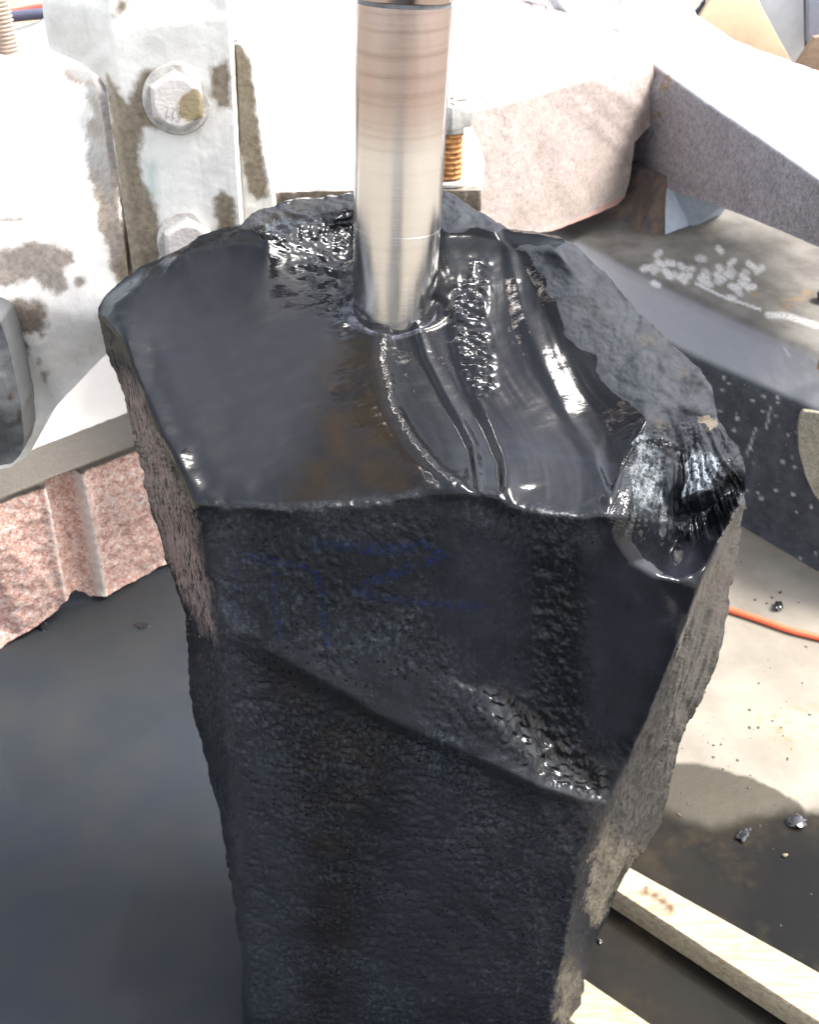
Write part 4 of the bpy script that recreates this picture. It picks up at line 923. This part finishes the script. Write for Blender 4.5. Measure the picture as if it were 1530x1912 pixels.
beam = sheet('grey_granite_beam', M_beam, [(1000, -40, y, 3.6), (1085, -10, y, 3.55), (1170, 30, y, 3.30), (1180, -30, y, 3.65), (1280, -10, y, 3.45), (1305, 35, y, 3.15), (1345, 62, y, 3.00), (1400, 100, y, 2.85), (1440, 116, y, 2.80), (1490, 132, y, 2.75), (1530, 148, y, 2.70), (1720, 215, y, 2.5), (1740, 560, y, 1.70), (1530, 462, y, 1.94), (1460, 432, y, 2.08), (1400, 407, y, 2.22), (1330, 380, y, 2.42), (1260, 357, y, 2.65), (1175, 330, y, 2.95), (1100, 300, y, 3.1), (1060, 60, y, 3.5)],
      [[(1060, 28, y, 3.42), (1150, 74, y, 3.15), (1220, 121, y, 2.90), (1300, 178, y, 2.60), (1420, 258, y, 2.25), (1530, 334, y, 1.97), (1740, 480, y, 1.60)], [(1150, 80, y, 3.14), (1220, 127, y, 2.895), (1300, 184, y, 2.595), (1420, 264, y, 2.245), (1530, 340, y, 1.965), (1740, 486, y, 1.60)]],
      step=4, blur=3, back=((0, .06, 0), (0, .15, 0)), jag=1.5, relief=lambda a, b, p, s: fbm(p, 35, 4, 93) * .003,
      attrs=lambda PX, PY, pos: dict(stain=.58 * np.maximum(sstep(24, 4, np.hypot(PX - 1240, PY - 155) + 22 * fbm(pos, 60, 3, 95)), sstep(22, 4, np.hypot(PX - 1222, PY - 215) + 22 * fbm(pos, 60, 3, 96))), sunlit_top=np.clip(.5 + sdf(PX, PY, [(1000, -60), (1060, 25), (1150, 72), (1220, 119), (1300, 176), (1420, 256), (1530, 332), (1740, 478), (1800, -60)]) / 14, 0, 1)), seed=33)  # second mask paints the top face as bright with sun
setup(beam, 'long grey granite kerb lying slantwise across the top right, bright on top', 'granite beam')
back_bl = prism('grey_granite_offcut', M_beam, [P(880, -60, 'y', 3.95), P(1120, -60, 'y', 3.95), P(1170, 90, 'y', 3.75), P(900, 40, 'y', 3.75)], (0, .3, -.05), None, .004, .004, 3)
setup(back_bl, 'grey granite offcut in shade behind the pale pinkish block at the top', 'granite block')
sp1 = prism('rusty_spacer', mat_simple('rusty_dark_timber', (0.13, 0.085, 0.06), .8, 0, .5, 30, .003, (0.05, 0.045, 0.045)), [P(1165, 310, 'y', 2.9), P(1246, 330, 'y', 2.70), P(1240, 446, 'z', .43), P(1188, 442, 'z', .43), P(1110, 412, 'y', 2.86)], (0.05, .22, 0), None, .004, .004, 2)
setup(sp1, 'dark rusty brown spacer block wedged under the pale granite block', 'spacer block')
sp2 = prism('blue_grey_spacer', mat_simple('pale_blue_stone', (0.34, 0.38, 0.44), .7, 0, .25, 20, .002), [P(1243, 330, 'y', 2.72), P(1372, 372, 'y', 2.68), P(1345, 404, 'z', .43), P(1290, 428, 'z', .43), P(1242, 446, 'z', .43)], (0.02, .25, 0), None, .003, .003, 2)
setup(sp2, 'pale blue-grey stone spacer under the grey granite kerb', 'spacer block')
kn = lathe('round_knob', mat_simple('dark_red_rubber', (0.035, 0.010, 0.012), .45), [(0.001, 0), (0.012, .001), (0.02, .006), (0.024, .016), (0.02, .028), (0.01, .034)], P(1542, 562, 'z', .44), (0, -.3, 1), 32)
setup(kn, 'dark red round knob at the right edge on top of the dark stone block', 'knob')
tb = lathe('brass_cap', mat_simple('rusty_brass', (0.40, 0.22, 0.06), .5, .3, .5, 90), [(0.02, 0), (0.022, .002), (0.022, .05), (0.018, .054)], P(1546, 690, 'z', .44), (0, 0, 1), 32)
setup(tb, 'orange-brown metal cap cut off by the right edge, near the dark red knob', 'metal cap')
lobe = sheet('tan_stone_slab', mat_granite('tan_stone', [(0.15, 0.135, 0.10), (0.24, 0.22, 0.17), (0.32, 0.30, 0.25)], 300), [on_front(1498, 768, -.02), on_front(1492, 800, -.02), on_front(1494, 845, -.02), on_front(1506, 890, -.02), on_front(1522, 925, -.02), on_front(1545, 950, -.02), on_front(1700, 1000, -.02), on_front(1700, 850, -.02), on_front(1530, 772, -.02)], [], step=5, blur=3, back=((0, .012, 0),), seed=35)
setup(lobe, 'tan round-cornered stone slab leaning on the dark speckled block at the right edge', 'stone slab')

# ------------------------------------------------------------------ timbers, hose, chips on the floor
def lath(name, pts, dz, label, knot=None, seed=1):
    a = [P(x, y_, 'z', dz) for x, y_ in pts]                       # near-left, far-left, far-right, near-right corners of the top
    n = 260; bm = bmesh.new(); A0, B0, B1, A1 = a; A1 = Vector(A1); rows = []
    lay = bm.verts.layers.float.new('knot')
    prof = [(0, 0), (0, .5), (0, .93), (.03, 1), (.12, 1), (.2, 1), (.28, 1), (.36, 1), (.44, 1), (.52, 1), (.6, 1), (.68, 1), (.76, 1), (.84, 1), (.92, 1), (.97, 1), (1, .93), (1, 0)]
    kp = [P(x, y_, 'z', dz) for x, y_ in knot] if knot else None
    for k in range(n + 1):
        t = k / n; l = A0.lerp(A1, t); r = B0.lerp(B1, t); row = []
        for u, h in prof:
            p = l.lerp(r, u); p.z = dz * h + 0.002 * (h < .01)
            q = np.array(p[:]); w = float(fbm(q, 25, 3, seed)) * .0025
            p += Vector((w, -w, w * .6 if h > .9 else 0))
            v = bm.verts.new(p); kk = 0.0
            if kp and h > .9:
                m = min((p - kk_).length for kk_ in kp); kk = max(0.0, min(1.0, 1.25 - m / 0.009 + float(fbm(q, 160, 2, 3)) * .5))
            v[lay] = kk; row.append(v)
        rows.append(row)
    for r0_, r1_ in zip(rows, rows[1:]):
        for k in range(len(prof)): bm.faces.new((r0_[k], r0_[(k + 1) % len(prof)], r1_[(k + 1) % len(prof)], r1_[k]))
    bm.faces.new(rows[0]); bm.faces.new(rows[-1][::-1])
    o = mesh_obj(name, bm, M_wood); o.data.set_sharp_from_angle(angle=R(50)); return setup(o, label, 'timber')
lath('timber_batten', [(1095, 1626), (1120, 1587), (1800, 1962), (1760, 2060)], 0.048, 'pale wooden batten with a dark knot leading from the stone to the right edge', [(1206, 1664), (1222, 1672), (1238, 1682), (1250, 1694)], 4)
lath('timber_batten', [(1000, 1860), (1040, 1790), (1400, 2035), (1350, 2110)], 0.048, 'short end of a pale wooden batten at the bottom edge, right of the stone foot', None, 9)
hose = tube('orange_hose', mat_simple('orange_hose_rubber', (0.80, 0.13, 0.055), .4, 0, .08, 20, .0003), [P(1250, 1110, 'z', .008), P(1310, 1122, 'z', .008), P(1362, 1138, 'z', .008), P(1420, 1157, 'z', .008), P(1475, 1176, 'z', .008), P(1530, 1190, 'z', .008), P(1620, 1212, 'z', .008), P(1800, 1240, 'z', .008)], 0.0068)
setup(hose, 'bright orange hose lying across the pale floor at the right', 'hose')
def chip(px, py, s, label, m, flat=.5, seed=1, zz=0.0, group=None):
    bm = bmesh.new(); bmesh.ops.create_icosphere(bm, subdivisions=3, radius=1)
    c = P(px, py, 'z', zz); co = np.array([v.co[:] for v in bm.verts]); h = fbm(co, 1.3, 4, seed) * .7
    for v, k in zip(bm.verts, h):
        v.co = v.co * (1 + float(k)); v.co = Vector((v.co.x * s, v.co.y * s * .6, max(v.co.z, -.6) * s * flat)); v.co.rotate(Matrix.Rotation(seed * 1.3, 3, 'Z'))
        v.co += c + Vector((0, 0, s * flat * .6))
    o = mesh_obj('stone_chip', bm, m); o.data.set_sharp_from_angle(angle=R(35)); return setup(o, label, 'stone chip', group)
M_chip = mat_simple('wet_black_chip', (0.016, 0.017, 0.019), .2, 0, .3, 60, .001, None, 1.0)
chip(1388, 1562, .016, 'wet black stone chip in the puddle above the long batten', M_chip, .5, 3)
chip(1487, 1536, .018, 'wet black stone chip at the puddle edge near the right border', M_chip, .4, 5)
chip(1452, 1136, .017, 'dark stone chip lying just above the orange hose', M_chip, .5, 8)
chip(1432, 1162 + 2, .005, 'tiny pale pebble beside the orange hose', mat_simple('pale_pebble', (.5, .46, .4), .8), .6, 9)
chip(266, 1168, .016, 'small dark sliver on the wet floor left of the stone', M_chip, .2, 12)
chip(78, 1170, .017, 'dark crumb at the foot of the pink granite block', M_chip, .4, 14)
chip(1120, 1758, .006, 'glistening grit grain beside the stone foot between the battens', M_chip, .6, 16)
chip(1466, 1598, .005, 'small brown grain in the puddle at the right', mat_simple('brown_grain', (.2, .15, .09), .5), .6, 17)

# ------------------------------------------------------------------ background boards and panels
def board(name, pts, yy, th, m, label, cat='board'):
    o = prism(name, m, [P(x, y_, 'y', v) for (x, y_), v in zip(pts, yy)], (0, th, 0), None, .003)
    return setup(o, label, cat)
M_tan = mat_simple('tan_board', (0.46, 0.33, 0.21), .8, 0, .12, 30)
M_tan2 = mat_simple('brown_board', (0.34, 0.23, 0.155), .8, 0, .3, 60)
M_white = mat_simple('white_panel', (0.55, 0.56, 0.58), .7, 0, .1, 25)
M_lav = mat_simple('lavender_panel', (0.30, 0.31, 0.37), .6, 0, .15, 40)
board('tan_board', [(1290, 60), (1346, -30), (1400, -30), (1497, 150), (1400, 130)], (3.9, 4.0, 4.0, 3.9, 3.9), .03, M_tan, 'large tan board leaning behind the grey kerb at the top right')
board('white_panel', [(1380, -60), (1500, -60), (1503, 92), (1478, 135), (1440, 120)], (4.15,) * 5, .04, M_white, 'white panel standing between the two tan boards', 'panel')
board('dark_gap_sheet', [(1490, -60), (1600, -60), (1600, 200), (1460, 200)], (4.35,) * 4, .04, mat_simple('dark_gap_shade', (0.045, 0.042, 0.045), .8), 'dark sheet standing for the shaded gap behind the white panel at the top right', 'timber')  # dark sheet put in where there is only a shaded gap
board('lavender_panel', [(1511, -60), (1640, -60), (1640, 90), (1511, 82)], (4.1,) * 4, .04, M_lav, 'grey lavender panel at the top right corner', 'panel')
board('brown_board', [(1482, 132), (1522, 70), (1640, 60), (1640, 150), (1512, 145)], (3.85,) * 5, .03, M_tan2, 'small speckled brown board at the right edge below the lavender panel')
tube('dark_bracket', mat_simple('black_bracket', (0.03, 0.03, 0.04), .5), [P(1318, -30, 'y', 4.2), P(1316, 5, 'y', 4.2), P(1302, 24, 'y', 4.2), P(1285, 34, 'y', 4.2)], .012)
setup(bpy.data.objects['dark_bracket'], 'short bent black bracket left of the large tan board', 'bracket')
board('peach_board', [(-60, -60), (160, -60), (160, 120), (-60, 120)], (3.3, 3.3, 3.0, 3.0), .03, mat_simple('peach_board', (0.46, 0.31, 0.21), .8, 0, .2, 25), 'peach coloured board behind the threaded rod at the top left')
t1 = tube('red_pipe', mat_simple('red_pipe_paint', (0.62, 0.13, 0.09), .5), [P(-40, 30, 'y', 2.9), P(30, 22, 'y', 2.9), P(60, 16, 'y', 2.9), P(140, 6, 'y', 2.9)], .0085)
setup(t1, 'thin red pipe between the threaded rod and the white clamp arm', 'pipe')
t2 = tube('blue_black_pipe', mat_simple('blue_black_pipe_paint', (0.09, 0.09, 0.14), .5), [P(-40, 36, 'y', 2.8), P(30, 31, 'y', 2.8), P(60, 28, 'y', 2.8), P(140, 22, 'y', 2.8)], .013)
setup(t2, 'thick blue-black pipe just below the thin red pipe', 'pipe')

def build_grit():
    g = random.Random(5); bm = bmesh.new()
    for k in range(90):
        px = g.gauss(1400, 110); py = g.gauss(1330, 150)
        c = P(px, py, 'z', 0.0); r_ = abs(g.gauss(0, .0011)) + .0007
        res = bmesh.ops.create_icosphere(bm, subdivisions=1, radius=r_)
        rot = Matrix.Rotation(g.uniform(0, 6), 3, 'Z'); sx = g.uniform(.7, 1.8)
        for v in res['verts']:
            v.co = rot @ Vector((v.co.x * sx * g.uniform(.8, 1.2), v.co.y, v.co.z * .6)) + c + Vector((0, 0, r_ * .3))
    o = mesh_obj('floor_grit', bm, mat_simple('dark_grit', (0.07, 0.055, 0.04), .7, 0, .6, 30), smooth=False)
    setup(o, 'scattered fine stone grit on the workshop floor', 'grit', None, 'stuff')
build_grit()
